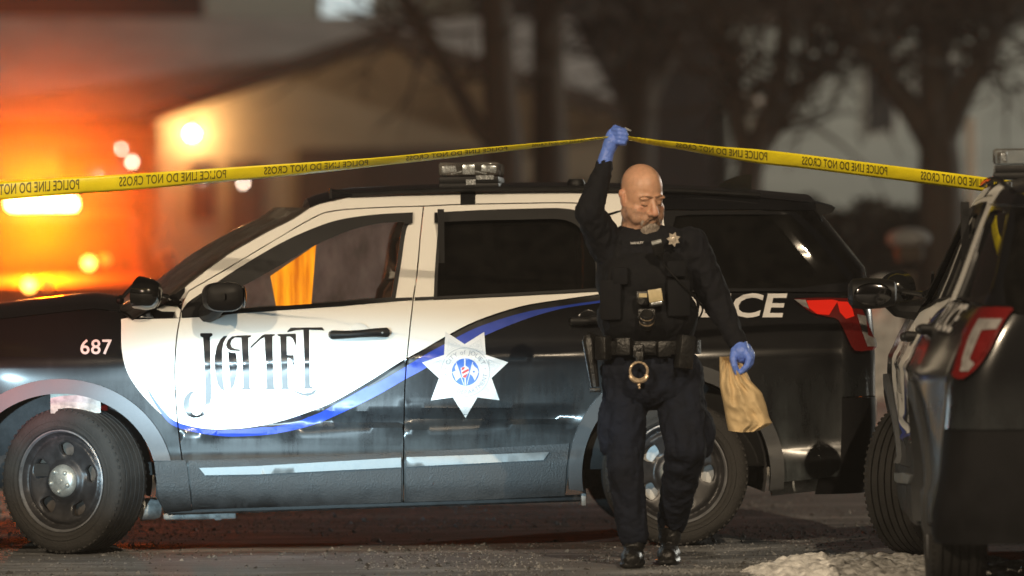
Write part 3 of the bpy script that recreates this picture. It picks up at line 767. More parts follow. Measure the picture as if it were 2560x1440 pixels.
    mb.build('reflector', [M['lensr'], M['gap']], bar)
    panel('light_bar_strap', [(1151, 470), (1188, 469), (1188, 511), (1151, 512)], M['plastic'], root, off=.006, edge=.008)
    pv = Vector((cx, -.62, 0)); rz = Matrix.Rotation(-YAW * 1.35, 3, 'Z'); bar.rotation_euler = (0, 0, -YAW * 1.35); bar.location = pv - rz @ pv
    mb = MB(); a = P(826, 494, -.6); mb.box(a + Vector((0, 0, .02)), (.014, .03, .05)); mb.tube([a + Vector((0, 0, .038)), P(880, 484, -.6)], .006, 6); mb.tube([P(838, 490, -.6), P(878, 489, -.6)], .004, 6); mb.build('roof_bracket', M['plastic'], root)
    for s in (-1, 1):
        r_ = [Vector(p) for p in proj([(880, 486), (1000, 479), (1200, 473), (1400, 471), (1560, 473), (1700, 476), (1900, 487)], 0, plane=-.62)]
        mb = MB(); mb.tube([Vector((p.x, s * .64, p.z)) for p in r_], .012, 8); mb.build('roof_rail', M['plastic'], root)
    mb = MB(); a = P(1440, 462, -.3); mb.lathe([(0, .03), (.035, .028), (.045, .01), (.045, -.05), (0, -.05)], tuple(a), 20, rot=Matrix.Rotation(R(90), 3, 'X')); mb.build('antenna_puck', M['plastic'], root)
    fin = [P(x, y, -.05) for x, y in ((1770, 482), (1795, 466), (1815, 451), (1840, 441), (1862, 436), (1880, 437), (1876, 455), (1880, 482))]
    mb = MB(); mb.prism([p + Vector((0, -.025, 0)) for p in fin], (0, .05, 0)); mb.build('shark_fin', M['gloss'], root)
    # ---- emblem on the rear door
    tips = [(440, 52), (1022, 58), (1382, 514), (1252, 1082), (742, 1348), (222, 1084), (90, 518)]; ins = [(730, 242), (1046, 402), (1132, 750), (920, 1040), (552, 1040), (344, 755), (420, 402)]
    cx_, cy_ = 740, 660; S = lambda x, y: (1040 + x / 6.0, 820 + y / 6.0)
    star = []
    for i in range(7): star += [tips[i], ins[i]]
    star = [S(*p) for p in [star[k] for k in range(14)]]
    circ = lambda r, n=40: [S(cx_ + r * math.cos(2 * math.pi * k / n), cy_ + r * math.sin(2 * math.pi * k / n)) for k in range(n)]
    polys = [(star, [], 0, 0)]
    polys += [(circ(368), [circ(361)], 1, .0016), (circ(212), [], 0, .0014), (circ(205), [], 2, .0022)]
    for i in range(7):   # engraved scrolls in the points
        tx, ty = tips[i]; dx, dy = cx_ - tx, cy_ - ty; L = math.hypot(dx, dy); dx, dy = dx / L, dy / L; nx, ny = -dy, dx
        tri = lambda a, b, wid: [S(tx + dx * a, ty + dy * a), S(tx + dx * b + nx * wid, ty + dy * b + ny * wid), S(tx + dx * b - nx * wid, ty + dy * b - ny * wid)]
        polys.append((tri(112, 285, 112), [tri(128, 279, 101)], 3, .0016))
        for a, b, r_ in ((185, 0, 26), (235, 42, 28), (235, -42, 28), (265, 0, 20), (225, 0, 16)):
            px_, py_ = tx + dx * a + nx * b, ty + dy * a + ny * b
            cc = lambda r: [S(px_ + r * math.cos(2 * math.pi * k / 12), py_ + r * math.sin(2 * math.pi * k / 12)) for k in range(12)]
            polys.append((cc(r_), [cc(r_ - 7)], 3, .0016))
    fl = lambda pts: [S(*p) for p in pts]
    polys += [(fl([(600, 505), (722, 850), (712, 856), (590, 510)]), [], 0, .003), (fl([(858, 505), (768, 850), (758, 850), (846, 505)]), [], 0, .003),
              (fl([(608, 530), (580, 590), (595, 640), (542, 660), (575, 730), (600, 795), (640, 760), (678, 730), (640, 620)]), [], 0, .003),
              (fl([(852, 540), (880, 580), (920, 610), (938, 660), (915, 720), (880, 790), (845, 720), (808, 690)]), [], 0, .003),
              (fl([(730, 455), (742, 470), (740, 560), (790, 600), (795, 660), (770, 700), (745, 750), (748, 860), (728, 860), (726, 750), (690, 740), (675, 660), (668, 600), (720, 570), (722, 470)]), [], 0, .003),
              (fl([(690, 590), (735, 582), (720, 620), (675, 640)]), [], 4, .0036), (fl([(720, 640), (785, 610), (792, 640), (700, 690), (680, 670)]), [], 4, .0036), (fl([(700, 720), (775, 680), (745, 745), (710, 742)]), [], 4, .0036),
              (fl([(590, 655), (615, 650), (620, 690), (598, 720), (582, 690)]), [], 3, .0036), (fl([(850, 640), (885, 645), (872, 672), (855, 668)]), [], 2, .0036)]
    for k in range(24):
        a = 2 * math.pi * k / 24 + .1; px_, py_ = cx_ + 240 * math.cos(a), cy_ + 240 * math.sin(a)
        polys.append((fl([(px_ + 8 * math.cos(t), py_ + 8 * math.sin(t)) for t in np.linspace(0, 6.28, 7)[:-1]]), [], 5, .0016))
    for sx in (-1, 1): polys.append((fl([(cx_ + sx * 297 + 9 * math.cos(t), cy_ - 52 + 9 * math.sin(t)) for t in np.linspace(0, 6.28, 9)[:-1]]), [], 1, .0016))
    em = flatpoly('star_emblem', polys, [M['decal_w'], M['decal_g'], M['decal_b'], M['decal_lg'], M['decal_r'], M['decal_gold']], rdoor, off=.004, step=9)
    def ring_text(text, mid, total, r, inward, hgt):
        widths = []
        for ch in text:
            if ch == ' ': widths.append(.30); continue
            v, _ = glyphs(ch, 0.0); widths.append(v[:, 0].max() - v[:, 0].min() + .13)
        tot = sum(widths); pos = 0; vv, ff = [], []
        for ch, wd_ in zip(text, widths):
            if ch != ' ':
                v, f = glyphs(ch, 0.0); v = v - np.array([v[:, 0].min(), 0]); lw = wd_ - .13
                for x, y in v:
                    aa = mid + ((pos + .065 + x) / tot - .5) * total * (1 if not inward else -1)
                    rr = r + (y / .7 - .5) * hgt * (1 if not inward else -1)
                    vv.append(S(cx_ + rr * math.sin(R(aa)), cy_ - rr * math.cos(R(aa))))
                ff += [tuple(i + len(vv) - len(v) for i in q) for q in f]
            pos += wd_
        return vv, ff
    for args in (('CITY of JOLIET', 0, 136, 300, False, 66), ('POLICE DEPARTMENT', 180, 172, 300, True, 62)):
        v, f = ring_text(*args); mb = MB(); mb.add([tuple(p) for p in proj(v, .0065)], f); mb.build('emblem_lettering', M['decal_g'], rdoor, 0)
    # ---- town name on the front door
    T = lambda pts: [(430 + x / 5.333, 790 + y / 5.333) for x, y in pts]
    LET = [
      [(375, 235), (390, 228), (525, 228), (540, 238), (540, 258), (505, 285), (510, 470), (515, 660), (525, 950), (522, 1090), (505, 1190), (470, 1270), (420, 1325), (350, 1355), (280, 1358), (215, 1332), (165, 1270), (150, 1180), (160, 1105), (195, 1045), (240, 1010), (305, 998), (265, 1040), (240, 1095), (228, 1180), (245, 1265), (285, 1315), (325, 1330), (375, 1312), (420, 1250), (445, 1150), (447, 950), (432, 660), (425, 470), (415, 288), (385, 275), (375, 258)],
      [(740, 262), (690, 268), (642, 315), (595, 410), (570, 540), (568, 650), (580, 790), (610, 910), (650, 975), (700, 1000), (690, 930), (680, 860), (672, 750), (668, 620), (668, 460), (685, 360), (712, 305)],
      [(1052, 255), (880, 260), (800, 272), (745, 320), (720, 385), (735, 430), (780, 460), (905, 468), (905, 445), (850, 440), (800, 418), (778, 370), (795, 318), (840, 286), (925, 288), (935, 520), (942, 700), (950, 950), (900, 985), (1070, 985), (1035, 955), (1030, 650), (1022, 500), (1015, 292), (1055, 272)],
      [(750, 475), (800, 490), (850, 490), (865, 580), (868, 680), (855, 800), (830, 915), (785, 985), (772, 880), (760, 650)],
      [(1045, 405), (1130, 325), (1200, 258), (1235, 242), (1368, 242), (1370, 258), (1338, 272), (1343, 500), (1350, 780), (1362, 955), (1400, 980), (1225, 980), (1262, 955), (1255, 640), (1242, 500), (1234, 282), (1185, 305), (1045, 437)],
      [(1405, 242), (1650, 235), (1655, 330), (1658, 437), (1642, 375), (1612, 302), (1575, 272), (1526, 274), (1532, 520), (1622, 522), (1628, 600), (1635, 712), (1612, 640), (1582, 572), (1540, 555), (1542, 750), (1548, 955), (1580, 975), (1430, 980), (1466, 955), (1452, 600), (1443, 275), (1410, 262)],
      [(1560, 955), (1650, 1000), (1750, 1030), (1850, 1020), (1900, 985), (1920, 965), (1920, 1000), (1890, 1045), (1810, 1072), (1720, 1055), (1620, 1005)],
      [(1535, 217), (1538, 200), (1582, 156), (2003, 150), (2032, 192), (1930, 186), (1826, 184), (1832, 460), (1840, 930), (1888, 958), (1888, 972), (1740, 972), (1770, 940), (1762, 500), (1752, 184), (1655, 190), (1595, 203)],
      [(1157, 775), (1166, 862), (1146, 862)]]
    flatpoly('lettering', [(T(q), [], 0, 0) for q in LET], [M['decal_k']], door, off=.0035, step=9)
    # ---- inside
    mb = MB(); mb.box((-.1, 0, .40), (3.0, 1.72, .06)); mb.box((1.55, 0, .62), (1.5, 1.7, .5), bev=.02); mb.build('cabin_floor', M['gap'], root)
    mb = MB(); mb.box((-1.02, 0, .92), (.42, 1.62, .32), bev=.06); mb.build('dashboard', M['seat'], root)
    for y in (-.42, .42):
        mb = MB(); mb.box((-.14, y, .62), (.5, .52, .18), bev=.06); mb.box((.13, y, .98), (.16, .50, .62), Matrix.Rotation(R(12), 3, 'Y'), bev=.07); mb.box((.21, y, 1.40), (.10, .26, .18), bev=.04); mb.build('seat', M['seat'], root)
    mb = MB(); mb.box((1.02, 0, .62), (.5, 1.5, .16), bev=.05); mb.box((1.30, 0, .95), (.16, 1.5, .6), Matrix.Rotation(R(12), 3, 'Y'), bev=.05); mb.build('rear_bench', M['seat'], root)
    mb = MB()
    for k in range(28):
        a, b = 2 * math.pi * k / 28, 2 * math.pi * (k + 1) / 28
        f = lambda q: Vector((-.72 + .06 * math.sin(q), -.42 + .18 * math.cos(q), 1.02 + .17 * math.sin(q))); mb.tube([f(a), f(b)], .015, 6, cap=False)
    mb.tube([(-.72, -.42, 1.02), (-.95, -.42, .95)], .03, 8); mb.build('steering_wheel', M['plastic'], root)
    mb = MB()
    for y in (-.74, 0, .74): mb.box((.36, y, 1.15), (.03, .035, .95))
    mb.box((.36, 0, 1.58), (.03, 1.5, .04)); mb.box((.36, 0, .80), (.03, 1.5, .5)); pa = mb.build('partition', M['plastic'], root)
    mb = MB(); mb.box((.36, 0, 1.3), (.008, 1.42, .52)); mb.build('pane', M['clear'], pa)
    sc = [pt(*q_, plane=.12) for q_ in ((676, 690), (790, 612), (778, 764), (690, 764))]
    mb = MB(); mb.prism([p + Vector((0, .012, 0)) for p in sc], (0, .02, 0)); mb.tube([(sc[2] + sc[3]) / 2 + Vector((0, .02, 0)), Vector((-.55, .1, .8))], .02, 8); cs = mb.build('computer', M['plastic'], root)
    mb = MB(); mb.add([tuple(p) for p in sc], [(0, 1, 2, 3)]); mb.build('screen', M['scr'] if near else M['gloss'], cs, 0)  # added panel, glowing in place of an amber reflection in the window
    return root
M['scr'] = mat('amber_screen', (0.1, 0.05, 0.01), 0.4, var=.1)  # mottled amber reflection put into the emission
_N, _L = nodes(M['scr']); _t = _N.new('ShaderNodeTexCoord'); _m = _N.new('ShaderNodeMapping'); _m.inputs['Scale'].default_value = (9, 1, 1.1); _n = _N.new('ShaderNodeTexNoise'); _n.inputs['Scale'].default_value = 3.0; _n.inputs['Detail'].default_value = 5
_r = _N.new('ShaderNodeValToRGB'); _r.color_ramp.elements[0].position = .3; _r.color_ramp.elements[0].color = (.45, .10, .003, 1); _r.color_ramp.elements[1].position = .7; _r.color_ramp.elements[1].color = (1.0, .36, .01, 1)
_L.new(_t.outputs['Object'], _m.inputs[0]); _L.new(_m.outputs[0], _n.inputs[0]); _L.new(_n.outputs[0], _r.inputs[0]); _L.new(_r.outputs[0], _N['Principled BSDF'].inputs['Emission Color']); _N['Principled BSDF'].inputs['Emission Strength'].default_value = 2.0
M['liner_p'] = mat('torn_pale_patch', (0.42, 0.44, 0.40), 0.8, var=0.6, vscale=14)
M['under'] = mat('underbody', (0.03, 0.03, 0.03), 0.5, var=0.8, vscale=14)
M['steel'] = mat('salted_steel', (0.40, 0.42, 0.42), 0.55, metal=0.3, var=0.5, vscale=18, bump=.2)
M['bumper'] = mat('bumper_plastic', (0.006, 0.006, 0.007), 0.65, spec=0.12, var=0.4, vscale=8)
M['mirror'] = mat('mirror_glass', (0.10, 0.10, 0.105), 0.12, metal=1.0)
M['gloss'] = mat('gloss_black', (0.008, 0.008, 0.008), 0.12, coat=1.0, var=0.2)
M['lensr'] = mat('silver_reflector', (0.55, 0.58, 0.60), 0.25, metal=0.7, var=0.3, vscale=60)
M['decal_gold'] = mat('gold_print', (0.62, 0.52, 0.38), 0.5, var=0.1)
suv = build_car(CAR_O, YAW)
tag(suv, 'black and white police car with town lettering, parked broadside behind the man', 'police car', 'police cars')
suv2 = build_car((2.718, -2.3, 0), R(-91.35), False)
tag(suv2, 'police car seen from behind at the edge of the road beside the snow heap', 'police car', 'police cars')
# ================================================================== the man lifting the tape
PD = 28.45
M['skin'] = mat('skin', (0.56, 0.315, 0.20), 0.42, sss=0.12, var=0.16, vscale=26, bump=0.10, bscale=160)
M['glove'] = mat('nitrile_glove', (0.12, 0.22, 0.70), 0.45, var=0.12, vscale=30, bump=0.15, bscale=70)
M['shirt'] = mat('dark_uniform', (0.0045, 0.0052, 0.0085), 0.85, spec=0.3, var=0.35, vscale=14, bump=0.3, bscale=260)
M['vest'] = mat('black_vest', (0.0030, 0.0035, 0.0055), 0.8, spec=0.3, var=0.4, vscale=18, bump=0.35, bscale=300)
M['trouser'] = mat('navy_trousers', (0.0085, 0.0115, 0.021), 0.85, spec=0.2, var=0.35, vscale=12, bump=0.3, bscale=260)
M['leather'] = mat('black_leather', (0.010, 0.010, 0.010), 0.38, var=0.35, vscale=22, bump=0.25, bscale=80)
M['brow'] = mat('brown_hair', (0.24, 0.135, 0.08), 0.8, var=0.4, vscale=90, bump=0.6, bscale=300)
M['greyhair'] = mat('grey_hair', (0.36, 0.30, 0.25), 0.85, var=0.45, vscale=120, bump=0.8, bscale=320, stretch=(1, 1, .35))
M['gold'] = mat('gold_metal', (0.60, 0.47, 0.33), 0.35, metal=0.6, var=0.3, vscale=80)
M['silver'] = mat('silver_badge', (0.62, 0.55, 0.46), 0.35, metal=0.55, var=0.35, vscale=160)
M['screen'] = mat('pale_cover', (0.50, 0.42, 0.25), 0.35, var=0.15, vscale=30)
proot = empty('person', at(1632, 1413, PD)); proot.location.z = 0
PL = Vector(proot.location)
def pp(px, py, dd=0.0): return at(px, py, PD + dd) - PL
K = PD / F_PX      # metres per pixel at the man
def cap(mb, a, ra, b, rb, n=5, flat=1.0):
    """limb: tapered round bar between two joints (radii in pixels)"""
    a, b = Vector(a), Vector(b)
    for k in range(n + 1):
        t = k / n; r = (ra + (rb - ra) * t) * K
        mb.ball(a.lerp(b, t), (r, r * flat, r), seg=16)
    mb.tube([a, b], [ra * K * .98, rb * K * .98], 16)
def wrinkle(o, amp, freq, seed=0, stretch=(1, 1, 1)):
    me = o.data; n = len(me.vertices)
    nr = np.empty(n * 3, np.float32); me.vertices.foreach_get('normal', nr); nr = nr.reshape(-1, 3)
    for i, v in enumerate(me.vertices):
        c = v.co; q = Vector((c.x * freq * stretch[0] + seed, c.y * freq * stretch[1], c.z * freq * stretch[2]))
        d = noise.noise(q) + .5 * noise.noise(q * 2.1); d = 1 - 2 * abs(d)
        v.co = c + Vector(nr[i]) * (amp * d)
    me.update()

# head, in its own axes (facing -y), then turned
HS = 1.14
HC = pp(1606, 492, -.03)
HM = Matrix.Rotation(R(27), 3, 'Z') @ Matrix.Rotation(R(-3), 3, 'Y') @ Matrix.Rotation(R(17), 3, 'X')
def hp(x, y, z): return HC + HM @ (Vector((x, y, z)) * HS)
def hb(mb, c, r, rot=None, seg=24): mb.ball(hp(*c), [q * HS for q in r], HM @ rot if rot is not None else HM, seg)
def hc_(mb, a, ra, b, rb, n=4):
    for k in range(n + 1):
        t = k / n; c = [a[i] + (b[i] - a[i]) * t for i in range(3)]; r = ra + (rb - ra) * t
        hb(mb, c, (r, r, r), seg=14)
bd = MB()
hb(bd, (0, .014, .038), (.079, .098, .090)); hb(bd, (0, -.008, .005), (.076, .084, .082))
hb(bd, (0, -.030, -.025), (.066, .064, .085)); hb(bd, (0, -.028, -.075), (.064, .058, .046))
for s in (-1, 1):
    hb(bd, (s * .048, .002, -.062), (.036, .042, .042)); hb(bd, (s * .047, -.028, -.048), (.036, .040, .040)); hb(bd, (s * .050, .0, -.030), (.032, .05, .045)); hb(bd, (s * .044, -.048, -.038), (.030, .030, .032)); hb(bd, (s * .044, -.048, -.064), (.030, .034, .034))
    hb(bd, (s * .030, -.0825, .021), (.028, .012, .009), Matrix.Rotation(R(s * 7), 3, 'Y'))
    hb(bd, (s * .031, -.0745, -.000), (.017, .0155, .012)); hb(bd, (s * .031, -.0735, -.017), (.021, .012, .007))
    hb(bd, (s * .0145, -.102, -.041), (.0115, .011, .010))
    hb(bd, (s * .083, .014, -.002), (.008, .022, .034), Matrix.Rotation(R(s * 16), 3, 'Z') @ Matrix.Rotation(R(-12), 3, 'X')); hb(bd, (s * .086, .024, .012), (.010, .016, .018), Matrix.Rotation(R(s * 24), 3, 'Z')); hb(bd, (s * .080, .004, -.030), (.008, .010, .012))
hc_(bd, (0, -.085, .014), .0105, (0, -.114, -.034), .0160, 6); hb(bd, (0, -.112, -.039), (.0165, .014, .012))
hb(bd, (0, -.078, -.066), (.038, .024, .028)); hb(bd, (0, -.099, -.068), (.023, .006, .0050)); hb(bd, (0, -.097, -.078), (.020, .007, .0055))
hb(bd, (0, -.081, -.105), (.034, .024, .022)); hb(bd, (0, -.03, -.108), (.058, .052, .036))
# neck, shoulders, trunk and limbs under the clothes
cap(bd, HC + Vector((.0, .035, -.07)), 50, pp(1603, 600, .03), 56, 4)
bd.ball(pp(1615, 690), (.19, .12, .20)); bd.ball(pp(1622, 810), (.19, .14, .20)); bd.ball(pp(1630, 930), (.19, .13, .14)); cap(bd, pp(1540, 618), 36, pp(1705, 618), 36)
RS, RE, RW = pp(1514, 606, -.02), pp(1473, 530, -.13), pp(1513, 408, -.10)
LS, LE, LW = pp(1726, 614, 0), pp(1788, 745, .02), pp(1850, 868, -.06)
cap(bd, RS, 36, RE, 28); cap(bd, RE, 27, RW, 15.5); cap(bd, LS, 36, LE, 28); cap(bd, LE, 27, LW, 15.5)
HIPR, KNR, ANR = pp(1564, 960), pp(1562, 1165, -.04), pp(1584, 1335, .02)
HIPL, KNL, ANL = pp(1698, 960, .02), pp(1716, 1118, -.06), pp(1674, 1320, .22)
cap(bd, HIPR, 50, KNR, 38); cap(bd, KNR, 36, ANR, 24); cap(bd, HIPL, 50, KNL, 38); cap(bd, KNL, 36, ANL, 24)
M['stubble'] = mat('shaved_skin', (0.43, 0.25, 0.165), 0.55, sss=0.08, var=0.25, vscale=60, bump=0.2, bscale=400)
M['flush'] = mat('flushed_skin', (0.55, 0.28, 0.18), 0.42, sss=0.12, var=0.16, vscale=30, bump=0.10, bscale=160)
body = fuse(bd, 'body', [M['skin'], M['stubble'], M['flush']], proot, .0042, 13)
_HI = HM.inverted()
for q in body.data.polygons:
    c = _HI @ (q.center - HC) / HS
    if abs(c.x) < .12 and -.2 < c.z < .15:
        n_ = .010 * noise.noise(c * 60)
        if c.z < -.030 - .5 * max(0, .055 - abs(c.x)) * .6 + n_ and c.y < .03 and c.z > -.15: q.material_index = 1
        elif (Vector((c.x, c.y + .11, c.z + .035)).length < .026 + n_) or (Vector((abs(c.x) - .045, c.y + .07, c.z + .03)).length < .022 + n_) or (abs(c.x) > .080 and c.z < .035): q.material_index = 2
# brows, lashes, moustache and goatee
mb = MB()
for s in (-1, 1):
    for k in range(7):
        t = k / 6; hb(mb, (s * (.012 + .038 * t), -.0925 + .016 * t * t, .0255 + .003 * math.sin(t * 3.1) - .002 * t), (.0075, .0040, .0052 - .0015 * t), seg=10)
fuse(mb, 'eyebrows', M['brow'], proot, .0028, 1)
mb = MB()
for s in (-1, 1):
    mb.tube([hp(s * (.031 + .017 * t), -.0895 + .010 * t * t, -.0062 - .002 * (1 - t * t)) for t in (-1, -.6, -.2, .2, .6, 1)], [.001, .0022, .0026, .0026, .0022, .001], 6)
mb.build('eyelashes', M['brow'], proot)
mb = MB()
for s in (-1, 1):
    for k in range(10):
        t = k / 9; hb(mb, (s * (.003 + .033 * t), -.105 + .020 * t * t, -.0545 - .042 * t ** 1.8), (.0085, .0060, .0075), seg=10)
fuse(mb, 'moustache', M['brow'], proot, .003, 1)
mb = MB()
for s in (-1, 1):
    for k in range(6): t = k / 5; hb(mb, (s * (.034 - .006 * t), -.084 + .0 * t, -.082 - .022 * t), (.010, .008, .012), seg=10)
hb(mb, (0, -.096, -.096), (.026, .012, .018)); hb(mb, (0, -.092, -.116), (.033, .018, .022)); hb(mb, (0, -.086, -.136), (.027, .018, .020)); hb(mb, (.003, -.082, -.154), (.016, .012, .012))
for s in (-1, 1): hb(mb, (s * .024, -.086, -.112), (.016, .016, .024))
gb = fuse(mb, 'beard', M['greyhair'], proot, .003, 1); wrinkle(gb, .0018, 160, 3, (1, 1, .4))

# shirt
mb = MB()
mb.ball(pp(1612, 690), (.215, .145, .215), seg=32); mb.ball(pp(1620, 800), (.215, .165, .20), seg=32); mb.ball(pp(1600, 586, .02), (.115, .095, .055), seg=24); mb.ball(pp(1622, 605, .0), (.20, .115, .075), seg=24)
cap(mb, RS, 46, RE, 35, 6); cap(mb, RE, 34, RW + (RE - RW) * .06, 21, 6); cap(mb, LS, 46, LE, 38, 6); cap(mb, LE, 37, LW + (LE - LW) * .10, 23, 6)
cap(mb, RS, 46, pp(1540, 640), 48); cap(mb, LS, 46, pp(1700, 650), 50)
sh = fuse(mb, 'shirt', M['shirt'], proot, .007, 5); wrinkle(sh, .006, 17, 1, (1.2, 1.2, .8))
mb = MB()     # collar
mb.lathe([(.080, -.03), (.088, .0), (.098, .03)], tuple(pp(1602, 578, .02)), 28, rot=Matrix.Rotation(R(-8), 3, 'Y') @ Matrix.Rotation(R(-78), 3, 'X'))
mb.build('collar', M['shirt'], proot)
# outer vest with chest panels and pouches
mb = MB()
mb.ball(pp(1612, 700, -.01), (.222, .172, .17), seg=32); mb.ball(pp(1619, 790, -.01), (.229, .190, .16), seg=32); mb.box(pp(1616, 745, -.01), (.40, .30, .33), bev=.08)
cap(mb, pp(1552, 640, -.06), 26, pp(1570, 590, .0), 24, 4); cap(mb, pp(1668, 640, -.06), 26, pp(1660, 592, .0), 24, 4)
vs_ = fuse(mb, 'vest', M['vest'], proot, .007, 6); wrinkle(vs_, .004, 14, 5)
def onv(px, py, extra=0.0):    # on the front of the vest
    dx, dz = (px - 1617) * K / .235, (py - 745) * K / .32
    return pp(px, py, -.012 - .185 * math.sqrt(max(.1, 1 - dx * dx * .85 - dz * dz * .35)) - extra)
for (x, y, w_, h_) in ((1528, 750, 56, 100), (1695, 745, 60, 92), (1552, 690, 40, 44), (1690, 672, 52, 40)):
    mb = MB(); mb.box(onv(x, y, .010), (w_ * K, .034, h_ * K), Matrix.Rotation(R((x - 1617) * .22), 3, 'Z'), bev=.010)
    o = mb.build('pouch', M['vest'], vs_)
# trousers
mb = MB(); mb.ball(pp(1629, 925), (.226, .160, .115), seg=28)
mb.ball(pp(1629, 955, .01), (.215, .155, .12), seg=28)
cap(mb, HIPR, 57, KNR, 43, 7); cap(mb, KNR, 43, ANR + Vector((0, 0, .0)), 35, 7); cap(mb, HIPL, 63, KNL, 52, 7); cap(mb, KNL, 50, ANL + Vector((.012, 0, .03)), 34, 7)
mb.ball(pp(1760, 1085, .0), (.045, .06, .10)); mb.ball(pp(1515, 1070, .0), (.035, .06, .12))
tr = fuse(mb, 'trousers', M['trouser'], proot, .008, 5); wrinkle(tr, .009, 11, 9, (1.3, 1.3, .7)); wrinkle(tr, .003, 30, 2, (1, 1, 1.6))
# boots
def boot(ank, tox, toy, dd_toe):
    mb = MB(); cap(mb, ank + Vector((0, 0, .04)), 30, ank + Vector((0, 0, -.04)), 29, 3)
    toe = pp(tox, toy, dd_toe); heel = Vector((ank.x, ank.y + .05, .045))
    toe = Vector((toe.x, toe.y, .040))
    for k in range(8):
        t = k / 7; c = heel.lerp(toe, t); w_ = .046 + .008 * math.sin(t * 3) - .004 * t
        mb.ball((c.x, c.y, .048 - .006 * t), (w_, .055, .048 - .010 * t), seg=18)
    for k in range(8):
        t = k / 7; c = heel.lerp(toe, t); mb.ball((c.x, c.y, .016), (.052 + .006 * math.sin(t * 3), .05, .016), seg=14)
    o = fuse(mb, 'boot', M['leather'], proot, .006, 3); wrinkle(o, .0025, 34, 4); return o
boot(ANR, 1578, 1400, -.20); boot(ANL, 1668, 1395, .02)
# duty belt and what hangs on it
mb = MB(); c = pp(1624, 868)
mb.sheet([[c + Vector((.232 * math.cos(a) * k, .182 * math.sin(a) * k, z)) for a in np.linspace(0, 2 * math.pi, 49)[:-1]] for z, k in ((-.032, .97), (-.030, 1.0), (.030, 1.0), (.032, .97))], close=True)
belt = mb.build('duty_belt', M['leather'], proot)
def onb(px, py, extra=0.0):
    dx = (px - 1624) * K / .240; return pp(px, py, -.184 * math.sqrt(max(.02, 1 - dx * dx)) - extra)
mb = MB(); mb.box(onb(1620, 868, .012), (.07, .012, .05), bev=.004); mb.build('buckle', M['leather'], belt)
for (x, y, w_, h_, dp) in ((1560, 866, 40, 44, .04), (1660, 872, 34, 40, .035), (1712, 880, 42, 84, .05), (1596, 878, 26, 34, .03), (1508, 870, 36, 60, .05)):
    mb = MB(); mb.box(onb(x, y, .022), (w_ * K, dp, h_ * K), Matrix.Rotation(R((x - 1624) * .35), 3, 'Z') @ Matrix.Rotation(R(8 if x > 1700 else 0), 3, 'Y'), bev=.008)
    mb.build('belt_pouch', M['leather'], belt)
# hanging holster strap at his right hip
mb = MB(); a, b = pp(1470, 838, -.06), pp(1488, 968, -.07); mb.tube([a, a.lerp(b, .1), a.lerp(b, .5), b], [.018, .030, .026, .020], 10)
mb.box(pp(1488, 975, -.07), (.050, .030, .018), bev=.004); mb.tube([pp(1500, 852, -.03), a], .02, 8); mb.build('holster', M['leather'], belt)
# handcuff
cc = onb(1597, 927, .035); mb = MB()
ringp = [cc + Vector((math.cos(q) * 21.5 * K, 0, math.sin(q) * 22 * K)) for q in np.linspace(R(62), R(430), 30)]
mb.tube(ringp, [.0062] * 30, 8)
arc = [cc + Vector((math.cos(q) * 25 * K, -.001, math.sin(q) * 25 * K)) for q in np.linspace(R(205), R(335), 14)]
mb.tube(arc, [.006, .009, .011] + [.012] * 8 + [.011, .009, .006], 8)
mb.ball(cc + Vector((0, 0, -35 * K)), (.008, .006, .008), seg=10); mb.ball(cc + Vector((.002, 0, -42 * K)), (.006, .006, .007), seg=10)
mb.build('handcuff', M['gold'], belt)
mb = MB(); mb.box(onb(1599, 893, .034), (.034, .012, .05), bev=.003); mb.ball(onb(1597, 873, .045), (.009, .005, .009), seg=12); mb.build('cuff_strap', M['leather'], belt)
# star badge, name strip, speaker microphone with cord, body camera and chest camera
bc = onv(1684, 598, .045); bpts = [(440, 52), (730, 242), (1022, 58), (1046, 402), (1382, 514), (1132, 750), (1252, 1082), (920, 1040), (742, 1348), (552, 1040), (222, 1084), (344, 755), (90, 518), (420, 402)]
bc = pp(1684, 598, -.165)
q = Matrix.Rotation(R(14), 3, 'Z') @ Matrix.Rotation(R(-8), 3, 'Y')
mb = MB(); mb.prism([bc + q @ Vector(((x - 740) / 640 * 17.5 * K, 0, -(y - 660) / 640 * 17.5 * K)) for x, y in bpts], q @ Vector((0, .006, 0))); mb.ball(bc + q @ Vector((0, -.0015, 0)), (.0125, .003, .0125), q, 18)
for k in range(10): a = k * .628; mb.ball(bc + q @ Vector((.0155 * math.cos(a), -.001, .0155 * math.sin(a))), (.0022, .002, .0022), seg=6)
mb.build('badge', M['silver'], vs_)
v, f = glyphs('HANLEY', .012); v = v - v.min(0); sc = 32 * K / v[:, 0].max()
nm = pp(1577, 611, -.132)
mb = MB(); mb.add([nm + Vector((x * sc, .010 * (x * sc / .058) * -1, y * sc + x * sc * .05)) for x, y in v], f); mb.build('name_strip', M['decal_w'], vs_, 0)
mc = onv(1645, 620, .055); q = Matrix.Rotation(R(-14), 3, 'Y') @ Matrix.Rotation(R(12), 3, 'X')
mb = MB(); mb.box(mc, (.052, .034, .066), q, bev=.010); mb.box(mc + q @ Vector((0, -.008, .030)), (.046, .03, .014), q, bev=.004, mi=1); mb.tube([mc + q @ Vector((0, 0, -.03)), mc + q @ Vector((.003, 0, -.058))], [.018, .007], 10)
for k in range(4): mb.box(mc + q @ Vector((0, -.018, .012 - .010 * k)), (.034, .002, .004), q)
mic = mb.build('microphone', [M['plastic2'] if 'plastic2' in M else M['plastic'], M['steel']], vs_)
